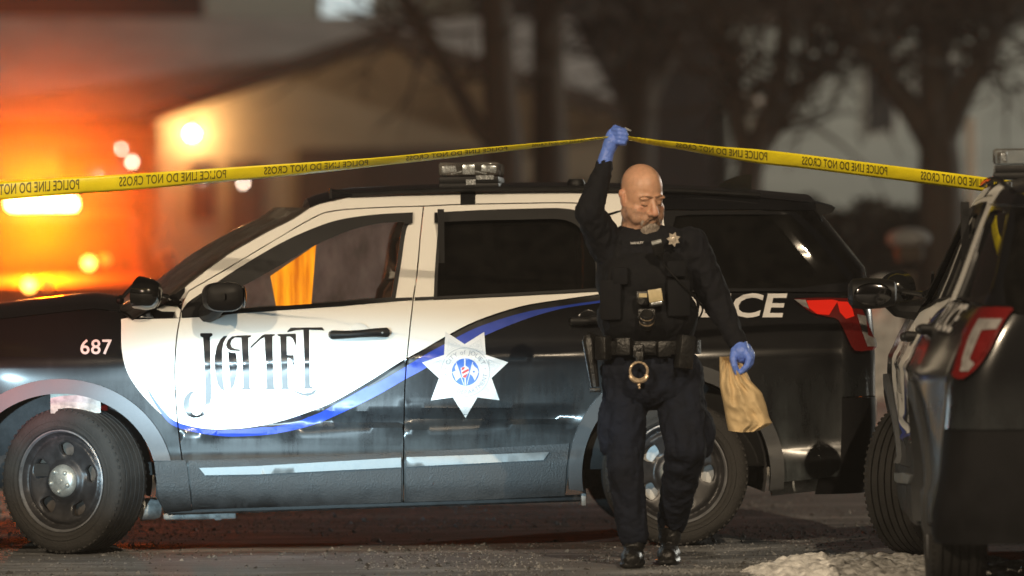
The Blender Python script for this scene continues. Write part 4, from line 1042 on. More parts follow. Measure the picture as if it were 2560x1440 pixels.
mb = MB(); mb.tube(curve([tuple(p) for p in (mc + q @ Vector((.003, 0, -.055)), onv(1668, 672, .03), onv(1700, 705, .045), onv(1728, 735, .05), pp(1756, 770, -.06), pp(1745, 800, .02))], 6), .0042, 8); mb.build('cord', M['plastic'], vs_)
mb = MB(); c = onv(1639, 744, .040); q = Matrix.Rotation(R(-8), 3, 'Y'); mb.box(c, (.066, .030, .080), q, bev=.005); mb.box(c + q @ Vector((0, -.014, .010)), (.062, .008, .056), q, bev=.002, mi=1); mb.box(c + q @ Vector((0, -.018, -.025)), (.050, .004, .012), q, bev=.002, mi=2)
mb.build('body_camera', [M['leather'], M['screen'], M['lensr']], vs_)
mb = MB(); c = onv(1605, 745, .040); mb.box(c, (.052, .035, .062), bev=.006); mb.box(c + Vector((.004, -.018, .012)), (.036, .004, .018), mi=1); mb.lathe([(0, -.036), (.014, -.036), (.016, -.028), (.016, .0)], tuple(c + Vector((-.004, 0, -.014))), 20); mb.build('pager', [M['leather'], M['screen']], vs_)
mb = MB(); c = onv(1617, 805, .05); q = Matrix.Rotation(R(-50), 3, 'X'); mb.lathe([(0, -.052), (.026, -.052), (.030, -.046), (.030, -.02), (.033, -.016), (.033, .02), (.028, .03), (0, .03)], tuple(c), 26, rot=q); mb.lathe([(.0305, -.036), (.0312, -.033), (.0305, -.030)], tuple(c), 26, 1, q); mb.lathe([(.0335, -.010), (.0342, -.006), (.0335, -.002)], tuple(c), 26, 1, q); mb.box(c + Vector((0, .02, .035)), (.08, .04, .05), bev=.008)
mb.build('camera', [M['leather'], M['gold']], vs_)
mb = MB(); p_ = pp(1762, 632, -.045); mb.tube([p_, p_ + Vector((.010, -.002, -.034))], [.002, .0035], 6); mb.build('sleeve_pin', M['silver'], proot)

# gloves, each with five separate fingers
def finger(mb, pts, r):
    for i in range(len(pts) - 1): cap(mb, pts[i], r[i], pts[i + 1], r[i + 1], 3)
mb = MB(); g = lambda x, y, d=0: pp(x, y, -.10 + d)
cap(mb, g(1512, 404), 18.5, g(1519, 378), 16.5, 4); cap(mb, g(1519, 378), 16.5, g(1530, 352), 20, 4)
mb.ball(g(1535, 343), (.038, .026, .044), Matrix.Rotation(R(16), 3, 'Y'))
for (kx, ky, tx, ty, r, cy) in ((1543, 325, 1560, 327, 7.2, 334), (1545, 335, 1563.5, 337, 7.4, 342), (1545, 345, 1563.5, 347, 7.0, 351), (1543, 355, 1560, 357, 6.2, 359)):
    finger(mb, [g(kx - 6, ky, -.018), g(kx + 4, ky, -.036), g(tx, ty, -.030), g(tx + 1, ty + 2, .004), g(kx + 4, cy, .022)], [r + .8, r + .4, r, r - .5, r - 1])
finger(mb, [g(1527, 345, .01), g(1531, 329, -.004), g(1538, 319, -.006), g(1549, 322, .012)], [9, 7.6, 7.0, 6.0])
gl = fuse(mb, 'glove', M['glove'], proot, .0034, 2); wrinkle(gl, .0012, 70, 2)
mb = MB(); mb.lathe([(.0335, -.004), (.0365, .0), (.0335, .004)], tuple(g(1512, 405)), 24, rot=Matrix.Rotation(R(-15), 3, 'Y') @ Matrix.Rotation(R(90), 3, 'X')); mb.build('glove_cuff', M['glove'], proot)
mb = MB(); g = lambda x, y, d=0: pp(x, y, -.075 + d)
cap(mb, g(1849, 862, .02), 20, g(1852, 880), 23, 4); mb.ball(g(1853, 885), (.042, .032, .040))
finger(mb, [g(1836, 876, -.010), g(1833, 896, -.030), g(1836, 914, -.036), g(1843, 932, -.030)], [9.5, 9, 8.2, 7])           # thumb, down the near side of the bag's neck
for dx, dy, dd in ((0, 0, -.022), (7, -3, .0), (10, -7, .020), (9, -12, .038)):
    finger(mb, [g(1864 + dx * .5, 880 + dy, dd), g(1873 + dx * .6, 896 + dy, dd - .012), g(1868 + dx * .9, 914 + dy, dd - .014), g(1853 + dx, 930 + dy, dd - .008)], [9, 8.4, 7.6, 6.6])
gl2 = fuse(mb, 'glove', M['glove'], proot, .0034, 2); wrinkle(gl2, .0012, 70, 5)
tag(proot, 'bald bearded man in dark uniform and blue gloves lifting yellow tape overhead', 'person')

# ================================================================== brown paper bag hanging from his gloved hand
M['paper'] = mat('brown_paper', (0.56, 0.42, 0.23), 0.75, var=0.14, vscale=9, bump=0.25, bscale=22)
broot_loc = at(1866, 1075, PD - .075)
def bagside(y):
    lx = np.interp(y, [892, 965, 1013, 1050, 1083], [1799, 1799, 1809, 1815, 1822]); rx = np.interp(y, [893, 905, 927, 948, 977, 1008, 1039, 1056, 1083], [1830, 1858, 1868, 1878, 1905, 1916, 1923, 1931, 1890])
    return lx, rx
rows_f, rows_b = [], []; n = 40
for j, y in enumerate(np.linspace(892, 1076, 44)):
    lx, rx = bagside(y); t = (y - 892) / 184.0
    f_, b_ = [], []
    for k in range(n + 1):
        s = k / n; x = lx + (rx - lx) * s
        yy = y + (5.0 * s - 12 * max(0, t - .8) * 5 * s * s * .55) * (t > .0) + 2.5 * math.sin(s * 3.1) * (t > .9)
        edge = (4 * s * (1 - s)) ** .55
        bulge = (.010 + .060 * math.sin(min(1, t * 1.02) * 2.3) ** 1.2) * edge
        fx = (s - .42) / (0.22 + t); fold = .010 * math.sin(fx * 15 + 1.3 * t) * edge * (1 - .45 * t) + .007 * noise.noise(Vector((s * 7, t * 4, 2)))
        crease = (.013 * (1 - abs(2 * ((s * 3.1 + t * 2.2) % 1) - 1)) + .012 * (1 - abs(2 * ((s * 1.7 - t * 3.3 + .4) % 1) - 1)) + .016 * (1 - 2 * abs(noise.noise(Vector((s * 5, t * 6, 9)))))) * (.25 + .75 * t) * edge
        p = at(x, yy, PD - .075); f_.append(p - broot_loc + Vector((0, -(bulge + fold + crease), 0)))
        fold2 = .010 * math.sin(fx * 13 + 2) * edge * (1 - .45 * t)
        b_.append(p - broot_loc + Vector((0, bulge * .9 + fold2, 0)))
    rows_f.append(f_); rows_b.append(b_[::-1])
mb = MB(); mb.sheet([a + b[1:-1] for a, b in zip(rows_f, rows_b)], close=True)
last = rows_f[-1] + rows_b[-1][1:-1]; mb.add(last, [tuple(range(len(last)))])
bag = mb.build('paper_bag', M['paper'], None, 40); bag.location = broot_loc
tag(bag, 'crumpled brown paper bag hanging from the man\'s lower gloved hand', 'paper bag')

# ================================================================== police tape
M['tape'] = mat('yellow_tape', (0.92, 0.76, 0.015), 0.38, var=0.10, vscale=5, bump=0.1, bscale=30)
M['tape_k'] = mat('tape_print', (0.16, 0.13, 0.012), 0.5, var=0.2)
TP = [(-90, 484, 23, 29.3), (0, 477, 23, 29.3), (150, 466, 21.5, 29.25), (300, 457, 20.5, 29.2), (430, 447, 19, 29.1), (560, 437, 17.5, 29.05), (740, 423, 15, 28.95), (900, 409, 11.5, 28.85), (1000, 399, 10, 28.8), (1100, 388.5, 9.5, 28.7), (1270, 371, 7, 28.55), (1380, 359.5, 5.5, 28.45), (1440, 353.5, 4.5, 28.38), (1512, 344.5, 2.6, 28.33), (1536, 343, 3.0, 28.36), (1560, 344, 3.2, 28.34), (1580, 347.5, 5.5, 28.36), (1640, 357, 7.2, 28.42), (1720, 367.5, 10, 28.5), (1800, 379.5, 13, 28.6), (1900, 391.5, 17.5, 28.7), (2000, 402.5, 17.5, 28.8), (2100, 415, 17.5, 28.9), (2215, 429.5, 17.5, 29.0), (2400, 453, 17.8, 29.15), (2500, 466, 17.8, 29.25), (2700, 490, 18, 29.4)]
TC = np.array(curve(TP, 10))
def tape_pt(px, t, off=0.0):
    """t runs -1 (upper edge) to 1 (lower edge)"""
    cy, hw, dp = np.interp(px, TC[:, 0], TC[:, 1]), np.interp(px, TC[:, 0], TC[:, 2]), np.interp(px, TC[:, 0], TC[:, 3])
    real = min(22.0, hw * 1.6 + 5); lean = math.sqrt(max(0, real * real - hw * hw)) * dp / F_PX
    near = max(0, 1 - abs(px - 1536) / 260.0)
    ripple = .004 * near * math.sin(px * .55 + t * 1.1) + .003 * math.sin(px * .021) * math.cos(t * 1.5)
    curl = .006 * (1 - t * t)
    ey = near * 1.6 * noise.noise(Vector((px * .09, t * 1.4, 0)))
    return at(px, cy + hw * t + ey, dp + lean * t * .8 + ripple - curl - off)
mb = MB(); rows = []
xs = list(np.arange(-90, 1380, 12)) + list(np.arange(1380, 1660, 3)) + list(np.arange(1660, 2700, 12))
for x in xs: rows.append([tape_pt(x, t) for t in np.linspace(-1, 1, 7)])
mb.sheet(rows)
tl_ = at(1536, 343, 28.35)
tape = mb.build('police_tape', M['tape'], None, 180)
sm = tape.modifiers.new('thick', 'SOLIDIFY'); sm.thickness = .0008
v, f = glyphs('POLICE LINE DO NOT CROSS', .010, 0, 1.05); v = v - v.min(0); W_, H_ = v[:, 0].max(), v[:, 1].max()
mb = MB()
for x0, x1 in ((-70, 198), (298, 565), (660, 920), (1015, 1268), (1330, 1490), (1690, 1918), (2005, 2218), (2302, 2510)):
    pts = [tape_pt(x1 - x / W_ * (x1 - x0), -.72 + (1 - y / H_) * 1.18, .0025) for x, y in v]
    mb = MB(); mb.add(pts, f); mb.build('printed_warning', M['tape_k'], tape, 0)
mb = MB(); a = at(1562, 321, 28.33); b = at(1577, 327, 28.31); mb.tube([a, b], [.0065, .004], 8); mb.build('rolled_end', M['tape_e'] if 'tape_e' in M else M['steel'], tape)
tag(tape, 'yellow printed police tape stretched across the scene and lifted by a gloved hand', 'police tape')
# ================================================================== ground
def ground_mat(name, base, snow, snow_amt, rough, scale, bump):
    mt = bpy.data.materials.new(name); mt.use_nodes = True; N, L = nodes(mt); p = N['Principled BSDF']
    tc = N.new('ShaderNodeTexCoord')
    def nz(s, det=8, st=(1, 1, 1), rg=0.62):
        mp = N.new('ShaderNodeMapping'); mp.inputs['Scale'].default_value = st; L.new(tc.outputs['Object'], mp.inputs[0])
        n = N.new('ShaderNodeTexNoise'); n.inputs['Scale'].default_value = s; n.inputs['Detail'].default_value = det; n.inputs['Roughness'].default_value = rg; L.new(mp.outputs[0], n.inputs[0]); return n.outputs[0]
    def rng(x, a, b, c, d):
        r = N.new('ShaderNodeMapRange'); r.inputs[1].default_value, r.inputs[2].default_value, r.inputs[3].default_value, r.inputs[4].default_value = a, b, c, d; L.new(x, r.inputs[0]); return r.outputs[0]
    def mixc(f, a, b):
        m_ = N.new('ShaderNodeMix'); m_.data_type = 'RGBA'; L.new(f, m_.inputs[0])
        for i, c in ((6, a), (7, b)):
            if isinstance(c, tuple): m_.inputs[i].default_value = (*c, 1)
            else: L.new(c, m_.inputs[i])
        return m_.outputs[2]
    grit = nz(90, 4); big = nz(scale, 9, (.35, 1.2, 1)); 
    gm = N.new('ShaderNodeMath'); gm.operation = 'MULTIPLY_ADD'; L.new(nz(11, 6, (.6, 1.6, 1)), gm.inputs[0]); gm.inputs[1].default_value = .9; L.new(grit, gm.inputs[2])
    c0 = mixc(rng(gm.outputs[0], .70, 1.25, 0, 1), tuple(q * .35 for q in base), tuple(q * 1.7 for q in base))
    c = mixc(rng(nz(2.2, 8, (.25, 3.0, 1), .7), .40, .66, 0, .75), c0, tuple(q * 1.6 for q in base)) if scale > 1 else c0
    f = rng(big, 0.60 - snow_amt * .3, 0.72 - snow_amt * .3, 0, 1)
    g2 = N.new('ShaderNodeMath'); g2.operation = 'MULTIPLY'; L.new(f, g2.inputs[0]); L.new(rng(nz(45, 5), .38, .62, .25, 1), g2.inputs[1])
    L.new(mixc(g2.outputs[0], c, snow), p.inputs['Base Color'])
    L.new(rng(nz(1.3, 6), .35, .65, rough[0], rough[1]), p.inputs['Roughness'])
    h = N.new('ShaderNodeMath'); h.operation = 'ADD'; L.new(rng(grit, 0, 1, 0, .35), h.inputs[0]); L.new(nz(14, 6), h.inputs[1])
    b = N.new('ShaderNodeBump'); b.inputs['Strength'].default_value = bump; b.inputs['Distance'].default_value = .03; L.new(h.outputs[0], b.inputs['Height']); L.new(b.outputs[0], p.inputs['Normal'])
    return mt
M['asphalt'] = ground_mat('wet_gritty_asphalt', (0.100, 0.103, 0.108), (0.36, 0.36, 0.36), .34, (0.62, 0.92), 1.6, .6)
M['yard'] = ground_mat('snowy_lawn', (0.07, 0.055, 0.035), (0.62, 0.60, 0.58), .75, (0.7, 0.95), 0.8, .6)
M['snow'] = mat('dirty_snow', (0.64, 0.63, 0.61), 0.85, var=0.55, vscale=11, bump=0.8, bscale=26)
M['roofsnow'] = mat('roof_snow', (0.62, 0.58, 0.56), 0.9, var=0.22, vscale=.9, bump=0.2, bscale=3)
M['kerb'] = mat('concrete_kerb', (0.26, 0.25, 0.23), 0.85, var=0.25, vscale=4, bump=.3)
mb = MB(); mb.add([(-900, -80, 0), (900, -80, 0), (900, 1500, 0), (-900, 1500, 0)], [(0, 1, 2, 3)])
tag(mb.build('road', M['asphalt'], None, 0), kind='structure')
mb = MB(); mb.box((0, 8.6, .06), (240, .16, .13), bev=.02); tag(mb.build('kerb', M['kerb'], None, 30), kind='structure')
rows = []
for y in np.concatenate([np.linspace(8.69, 30, 30), np.linspace(32, 260, 24)]):
    rows.append([(x, y, .10 + .05 * noise.noise(Vector((x * .25, y * .25, 0))) + .09 * max(0, noise.noise(Vector((x * .08 + 5, y * .1, 0))))) for x in np.linspace(-70, 70, 90)])
mb = MB(); mb.sheet(rows); tag(mb.build('snowy_yard', M['yard'], None, 180), kind='structure')
# frozen slush and grit strewn over the road
M['crumb'] = mat('frozen_slush', (0.24, 0.24, 0.24), .8, var=.7, vscale=30)
M['grit'] = mat('road_grit', (0.045, 0.042, 0.04), .8, var=.5, vscale=30)
rnd = random.Random(4); mb = MB(); mb2 = MB()
for k in range(32000):
    x, y = rnd.uniform(-3.4, 3.2), -3.6 + 9.5 * rnd.random() ** 1.5
    d_ = .5 + noise.noise(Vector((x * .9, y * .55, 1.7))) + .35 * noise.noise(Vector((x * 3, y * 1.5, 4)))
    if rnd.random() > d_ * 1.3: continue
    sz = rnd.uniform(.0035, .0095) * (1 + 1.2 * (rnd.random() < .06)); h_ = sz * rnd.uniform(.35, .9); a = rnd.random() * 6.28
    q_ = [(x + sz * math.cos(a + t) * rnd.uniform(.6, 1.2), y + 1.6 * sz * math.sin(a + t), -.001) for t in (0, 1.5, 2.9, 4.4)] + [(x + rnd.uniform(-.3, .3) * sz, y, h_)]
    (mb if rnd.random() < .62 else mb2).add(q_, [(0, 1, 4), (1, 2, 4), (2, 3, 4), (3, 0, 4)])
tag(mb.build('slush_crumbs', M['crumb'], None, 0), kind='stuff'); tag(mb2.build('road_grit', M['grit'], None, 0), kind='stuff')
# ploughed snow heap by the near edge of the road
def heap(name, c, rx, ry, h, seed, n=110, lump=1.0):
    rows = []
    for j in range(n + 1):
        row = []
        for i in range(n + 1):
            x, y = (i / n * 2 - 1), (j / n * 2 - 1); r = math.hypot(x, y)
            q = Vector((x * rx * 3.6 + seed, y * ry * 3.0, seed * .7)); k = max(0, 1 - r ** 1.7)
            base = h * k ** .7 * (.55 + .75 * noise.noise(q * .6) + .25)
            f = noise.turbulence(q * 2.0, 5, True) ; g_ = noise.noise(q * 9)
            z = base + lump * (.040 * f * min(1, k * 2.5) + .012 * g_ * min(1, k * 3)) - .028
            row.append((c[0] + x * rx, c[1] + y * ry, max(-.02, z)))
        rows.append(row)
    mb = MB(); mb.sheet(rows); o = mb.build(name, M['snow'], None, 180); return o
c = at(2110, 1425, 27.75)
hp1 = heap('snow_heap', (c.x + .22, c.y + .15, 0), .78, 1.5, .042, 3.1, 150)
tag(hp1, 'lumpy heap of dirty snow on the road beside the right-hand police car\'s wheels', 'snow heap')
c = at(2545, 1470, 24.6)
hp2 = heap('snow_heap', (c.x + .1, c.y, 0), .35, .8, .06, 8.3, 60); tag(hp2, 'small lump of dirty snow behind the right-hand police car', 'snow heap')

# ================================================================== amber-lit service truck
TD = 55.0
M['tbody'] = mat('truck_paint', (0.10, 0.03, 0.015), 0.6, spec=0.2, var=0.2, vscale=4)
M['tdark'] = mat('truck_trim', (0.02, 0.018, 0.016), 0.5, var=0.3)
M['amber'] = mat('amber_light', (0.9, 0.3, 0.01), 0.4, emit=(1.0, 0.40, 0.10), estr=60)
M['amber2'] = mat('amber_marker', (0.9, 0.35, 0.05), 0.4, emit=(1.0, 0.50, 0.08), estr=9)
M['amber3'] = mat('dim_amber_marker', (0.9, 0.35, 0.05), 0.4, emit=(1.0, 0.30, 0.03), estr=1.1)
M['tmatt'] = mat('frosted_dark_glass', (0.02, 0.015, 0.012), 0.95, spec=0.0, var=.2)
tr_c = at(80, 900, TD); troot = empty('service_truck', (tr_c.x, tr_c.y, 0))
def tp(px, py, dd=0.0): return at(px, py, TD + dd) - troot.location
mb = MB()
sec = [(-.95, .45), (-1.0, .62), (-1.0, 1.0), (-.96, 1.08)]
# hood and nose, cab, cargo body: lofts along y
def ring(y, w, z0, z1, r=.08):
    p = []
    for (sx, sz, a0) in ((1, 1, 0), (-1, 1, 90), (-1, -1, 180), (1, -1, 270)):
        for k in range(5):
            a = R(a0 + 22.5 * k); p.append((sx * (w - r) + r * math.cos(a), y, (z1 - r if sz > 0 else z0 + r) + r * math.sin(a)))
    return p
mb.sheet([ring(y, w, z0, z1) for y, w, z0, z1 in ((0, .80, .50, .98), (.03, .93, .45, 1.05), (.5, .96, .42, 1.10), (1.15, .97, .42, 1.13))], close=True)
mb.add(ring(0, .80, .50, .98), [tuple(range(20))]); mb.build('body', M['tbody'], troot, 40)
mb = MB(); mb.sheet([ring(y, w, z0, z1, .10) for y, w, z0, z1 in ((1.10, .96, .42, 1.10), (1.2, .95, .42, 1.16), (1.75, .80, .42, 1.66), (2.0, .79, .42, 1.70), (3.0, .79, .42, 1.69), (3.1, .9, .42, 1.3), (5.4, .95, .45, 1.2))], close=True); mb.build('cab', M['tbody'], troot, 40)
mb = MB(); mb.add([(-.80, 1.19, 1.17), (.80, 1.19, 1.17), (.68, 1.70, 1.62), (-.68, 1.70, 1.62)], [(0, 1, 2, 3)]); o = mb.build('windscreen', M['tmatt'], troot, 0)
mb = MB(); mb.box((0, -.02, .78), (1.2, .05, .26), bev=.01)
for k in range(4): mb.box((0, -.05, .70 + .055 * k), (1.15, .03, .022))
mb.build('grille', M['tdark'], troot)
mb = MB(); mb.box((0, -.08, .50), (1.9, .14, .18), bev=.03); mb.build('bumper', M['tdark'], troot)
for s in (-1, 1):
    mb = MB(); mb.box((s * .78, -.01, .84), (.24, .06, .20), bev=.03); mb.build('headlight', M['lensw'], troot)
    mb = MB(); mb.box((s * 1.12, 1.30, 1.22), (.16, .08, .22), bev=.03); mb.tube([(s * .95, 1.3, 1.15), (s * 1.1, 1.3, 1.15)], .02, 6); mb.build('wing_mirror', M['tdark'], troot)
    for y in (.75, 4.2):
        mb = MB(); mb.lathe([(0, -.11), (.22, -.11), (.34, -.09), (.37, 0), (.34, .09), (0, .1)], (s * .82, y, .37), 32, rot=Matrix.Rotation(R(90), 3, 'Z')); mb.build('wheel', M['rubber'], troot)
p = tp(105, 509, 1.9)
mb = MB(); mb.box((p.x, p.y, p.z - .09), (.75, .24, .06), bev=.01); bar_ = mb.build('light_bar', M['tdark'], troot)
mb = MB(); mb.box((p.x, p.y, p.z), (.63, .20, .125), Matrix.Rotation(R(1), 3, 'Y'), bev=.045); mb.build('amber_lens', M['amber'], bar_)
for (x, y, mm, r) in ((222, 658, 'amber2', .055), (73, 713, 'amber2', .055), (263, 650, 'amber3', .05), (118, 710, 'amber3', .05)):  # glowing balls added in place of glints on the truck
    q = tp(x, y, -.05 if y > 690 else 1.0); mb = MB(); mb.ball(q, (r, .03, r), seg=16); mb.tube([q, (q.x, q.y + .1, q.z)], .02, 6); mb.build('marker_light', M[mm], troot)
tag(troot, 'truck with a glowing amber light bar standing behind the police car\'s hood', 'truck')
lb = troot.location + p
lamp('amber_beacon', 'SPOT', lb + Vector((0, -.35, .02)), lb + Vector((.6, -6, -.6)), 2300, (1.0, .115, .0), .10, 165, .4)

# ================================================================== houses
HD = 80.0
M['siding'] = mat('beige_siding', (0.27, 0.21, 0.145), 0.75, var=0.12, vscale=1.2, bump=.4, bscale=8, stretch=(.1, .1, 6))
M['siding2'] = mat('grey_siding', (0.38, 0.385, 0.35), 0.8, var=0.2, vscale=1.0, bump=.4, bscale=8, stretch=(.1, .1, 6))
M['fascia'] = mat('brown_fascia', (0.055, 0.035, 0.024), 0.7, var=0.2)
M['door_b'] = mat('dark_brown_door', (0.045, 0.025, 0.018), 0.6, var=0.3)
M['win_d'] = mat('dark_window', (0.03, 0.03, 0.032), 0.1, spec=.6, var=.2)
M['win_l'] = mat('lit_blind', (0.6, 0.65, 0.65), 0.6, emit=(0.75, 0.9, 0.92), estr=0.75, var=.2, vscale=3)
M['porch'] = mat('porch_bulb', (1, .8, .5), .4, emit=(1.0, 0.78, 0.42), estr=38)
M['lantern'] = mat('small_lamp', (1, .85, .7), .4, emit=(1.0, 0.80, 0.62), estr=16)
M['trim'] = mat('pale_trim', (0.5, 0.47, 0.42), .6, var=.1)
hc0 = at(960, 865, HD); hroot = empty('ranch_house', (hc0.x, hc0.y, 0)); HL = Vector(hroot.location)
def hq(px, py, dd=0.0): 
    return at(px, py, HD + dd) - HL
def wallpoly(pts, dd, thick, name, m_, par):
    mb = MB(); mb.prism([hq(x, y, dd) for x, y in pts], (0, thick, 0)); return mb.build(name, m_, par, 0)
gw = wallpoly([(395, 872), (395, 302), (960, 112), (1590, 312), (1590, 880)], 0, .2, 'gable_wall', M['siding'], hroot)
# garage and front doors
mb = MB(); a, b = hq(745, 372), hq(1255, 880); mb.box(((a.x + b.x) / 2, -.02 + a.y, (a.z + b.z) / 2), (b.x - a.x, .05, a.z - b.z), bev=.01)
for k in range(1, 4): mb.box(((a.x + b.x) / 2, a.y - .055, b.z + (a.z - b.z) * k / 4), (b.x - a.x - .1, .02, .03))
gd = mb.build('garage_door', M['door_b'], hroot)
mb = MB(); a, b = hq(572, 400), hq(662, 872); mb.box(((a.x + b.x) / 2, a.y - .02, (a.z + b.z) / 2), (b.x - a.x, .05, a.z - b.z), bev=.01); dr = mb.build('door', M['door_b'], hroot)
mb = MB(); mb.ball(((a.x + b.x) / 2 + .18, a.y - .06, 1.0), (.03, .03, .03), seg=10); mb.build('handle', M['chrome'], dr)
mb = MB(); q = hq(490, 425); mb.box((q.x + .08, q.y - .03, q.z - .25), (.30, .06, .75), bev=.01); mb.build('window', M['win_d'], hroot)
# gable roof with dark rake boards
mb = MB()
for (x0, y0, x1, y1) in ((362, 302, 960, 96), (960, 96, 1640, 316)):
    a, b = hq(x0, y0, -.45), hq(x1, y1, -.45); n_ = Vector((0, 0, .13))
    mb.add([a, b, b + n_, a + n_] + [p_ + Vector((0, 5.5, 0)) for p_ in (a, b, b + n_, a + n_)], [(0, 1, 2, 3), (4, 5, 6, 7), (0, 1, 5, 4), (3, 2, 6, 7), (0, 3, 7, 4), (1, 2, 6, 5)])
rf = mb.build('roof', M['roofsnow'], hroot, 0)
mb = MB()
for (x0, y0, x1, y1) in ((362, 302, 960, 96), (960, 96, 1640, 316)):
    a, b = hq(x0, y0, -.50), hq(x1, y1, -.50); n_ = Vector((0, 0, .16)); mb.prism([a + Vector((0, 0, -.03)), b + Vector((0, 0, -.03)), b + n_, a + n_], (0, .04, 0))
mb.build('fascia', M['fascia'], rf, 0)
# long main roof under snow, its wall set back on the left
mb = MB(); a, b, c_, d_ = hq(-420, 300, 2.0), hq(1560, 300, 2.0), hq(1430, 48, 7.5), hq(-420, 40, 7.5)
mb.add([a, b, c_, d_, a + Vector((0, 0, -.14)), b + Vector((0, 0, -.14)), Vector((c_.x, c_.y, c_.z - .14)), Vector((d_.x, d_.y, d_.z - .14))], [(0, 1, 2, 3), (4, 5, 6, 7), (0, 1, 5, 4), (1, 2, 6, 5), (2, 3, 7, 6), (3, 0, 4, 7)])
e, f_ = Vector((b.x, b.y + 11, b.z)), Vector((a.x, a.y + 11, a.z)); mb.add([d_, c_, e, f_], [(0, 1, 2, 3)])
mr = mb.build('roof', M['roofsnow'], hroot, 0)
mb = MB(); mb.box(((a.x + b.x) / 2, a.y - .03, a.z - .08), (b.x - a.x, .05, .18)); mb.build('gutter', M['fascia'], mr)
wallpoly([(-420, 880), (-420, 308), (400, 306), (400, 880)], 3.0, .2, 'wall', M['siding'], hroot)
mb = MB(); q = hq(255, 470, 3.0); mb.box((q.x, q.y - .03, q.z), (1.1, .06, 1.0), bev=.01); mb.build('window', M['win_d'], hroot)
# porch lamp on the gable wall
q = hq(480, 334, -.10); mb = MB(); mb.box((q.x, q.y + .05, q.z + .11), (.12, .10, .04), bev=.01); pl_ = mb.build('porch_lamp', M['fascia'], hroot)
mb = MB(); mb.ball(q, (.06, .05, .06)); mb.build('bulb', M['porch'], pl_)
lamp('porch_glow', 'POINT', HL + q + Vector((0, -.22, 0)), None, 60, (1.0, 0.62, 0.25), .08)
tag(hroot, 'beige ranch house with snowy roof, garage gable and a glowing porch lamp', 'house')
for i, (x, y, r, dd, lab) in enumerate(((303, 372, .020, 1.2, 'small bright lantern, the upper of two beside the glowing porch wall'), (330, 405, .026, 1.0, 'small bright lantern, the lower of two beside the glowing porch wall'), (608, 458, .022, -1.2, 'small bright lantern just under the tape in front of the house'))):
    q = at(x, y, HD + dd); o = empty('lantern', (q.x, q.y, 0)); tag(o, lab, 'lantern', 'small lanterns round the porch')
    mb = MB(); mb.tube([(0, 0, 0), (0, 0, q.z - .04)], .012, 6); mb.box((0, 0, q.z + .05), (.07, .07, .02)); mb.build('post', M['fascia'], o)
    mb = MB(); mb.ball((0, 0, q.z), (r * 1.1, r * 1.1, r * 1.3), seg=12); mb.build('bulb', M['lantern'], o)  # glowing ball on a post at each bright spot
# two-storey house behind the ridge with a lit upper window
q0 = at(800, 900, 104); h2 = empty('two_storey_house', (q0.x, q0.y, 0))
def h2q(px, py, dd=0): return at(px, py, 104 + dd) - h2.location
mb = MB(); a, b = h2q(520, 890), h2q(1180, -140); mb.box(((a.x + b.x) / 2, 3, (a.z + b.z) / 2), (b.x - a.x, 6, b.z - a.z)); mb.build('wall', M['siding2'], h2, 0)
mb = MB(); a2 = h2q(500, -140); b2 = h2q(1200, -140); cx = (a2.x + b2.x) / 2
mb.prism([(a2.x, -.4, a2.z), (b2.x, -.4, b2.z), (b2.x - .6, 3, a2.z + 1.6), (a2.x + .6, 3, a2.z + 1.6)], (0, 0, .12)); mb.prism([(a2.x, 6.4, a2.z), (b2.x, 6.4, b2.z), (b2.x - .6, 3, a2.z + 1.6), (a2.x + .6, 3, a2.z + 1.6)], (0, 0, .12)); mb.build('roof', M['fascia'], h2, 0)
for (x0, x1) in ((806, 880), (886, 922)):
    a, b = h2q(x0, 38), h2q(x1, -90); mb = MB(); mb.box(((a.x + b.x) / 2, -.03, (a.z + b.z) / 2), (b.x - a.x + .08, .06, b.z - a.z + .08), bev=.01); fr_ = mb.build('window', M['trim'], h2)
    mb = MB(); mb.box(((a.x + b.x) / 2, -.065, (a.z + b.z) / 2), (b.x - a.x, .01, b.z - a.z)); mb.build('pane', M['win_l'], fr_)
tag(h2, 'two-storey house behind the snowy ridge with a lit upper window', 'house')
# grey house on the right behind the trees
q0 = at(2250, 900, 96); h3 = empty('grey_house', (q0.x, q0.y, 0))
def h3q(px, py, dd=0): return at(px, py, 96 + dd) - h3.location
mb = MB(); a, b = h3q(1830, 880), h3q(2800, 40); mb.box(((a.x + b.x) / 2, 4, (a.z + b.z) / 2), (b.x - a.x, 8, b.z - a.z)); mb.build('wall', M['siding2'], h3, 0)
a2, b2 = h3q(1790, 40), h3q(2850, 40); mb = MB(); mb.prism([(a2.x, -.6, a2.z - .1), (b2.x, -.6, b2.z - .1), (b2.x - .6, 4, a2.z + 1.7), (a2.x + .6, 4, a2.z + 1.7)], (0, 0, .14)); mb.prism([(a2.x, 8.6, a2.z - .1), (b2.x, 8.6, b2.z - .1), (b2.x - .6, 4, a2.z + 1.7), (a2.x + .6, 4, a2.z + 1.7)], (0, 0, .14)); mb.build('roof', M['fascia'], h3, 0)
for (x0, y0, x1, y1) in ((2165, 140, 2235, 330), (2290, 150, 2400, 330)):
    a, b = h3q(x0, y1), h3q(x1, y0); mb = MB(); mb.box(((a.x + b.x) / 2, -.03, (a.z + b.z) / 2), (b.x - a.x + .1, .06, b.z - a.z + .1), bev=.01); fr_ = mb.build('window', M['trim'], h3)
    mb = MB(); mb.box(((a.x + b.x) / 2, -.065, (a.z + b.z) / 2), (b.x - a.x, .01, b.z - a.z)); mb.build('pane', M['win_d'], fr_)
tag(h3, 'grey-sided house standing behind the bare trees on the right', 'house')

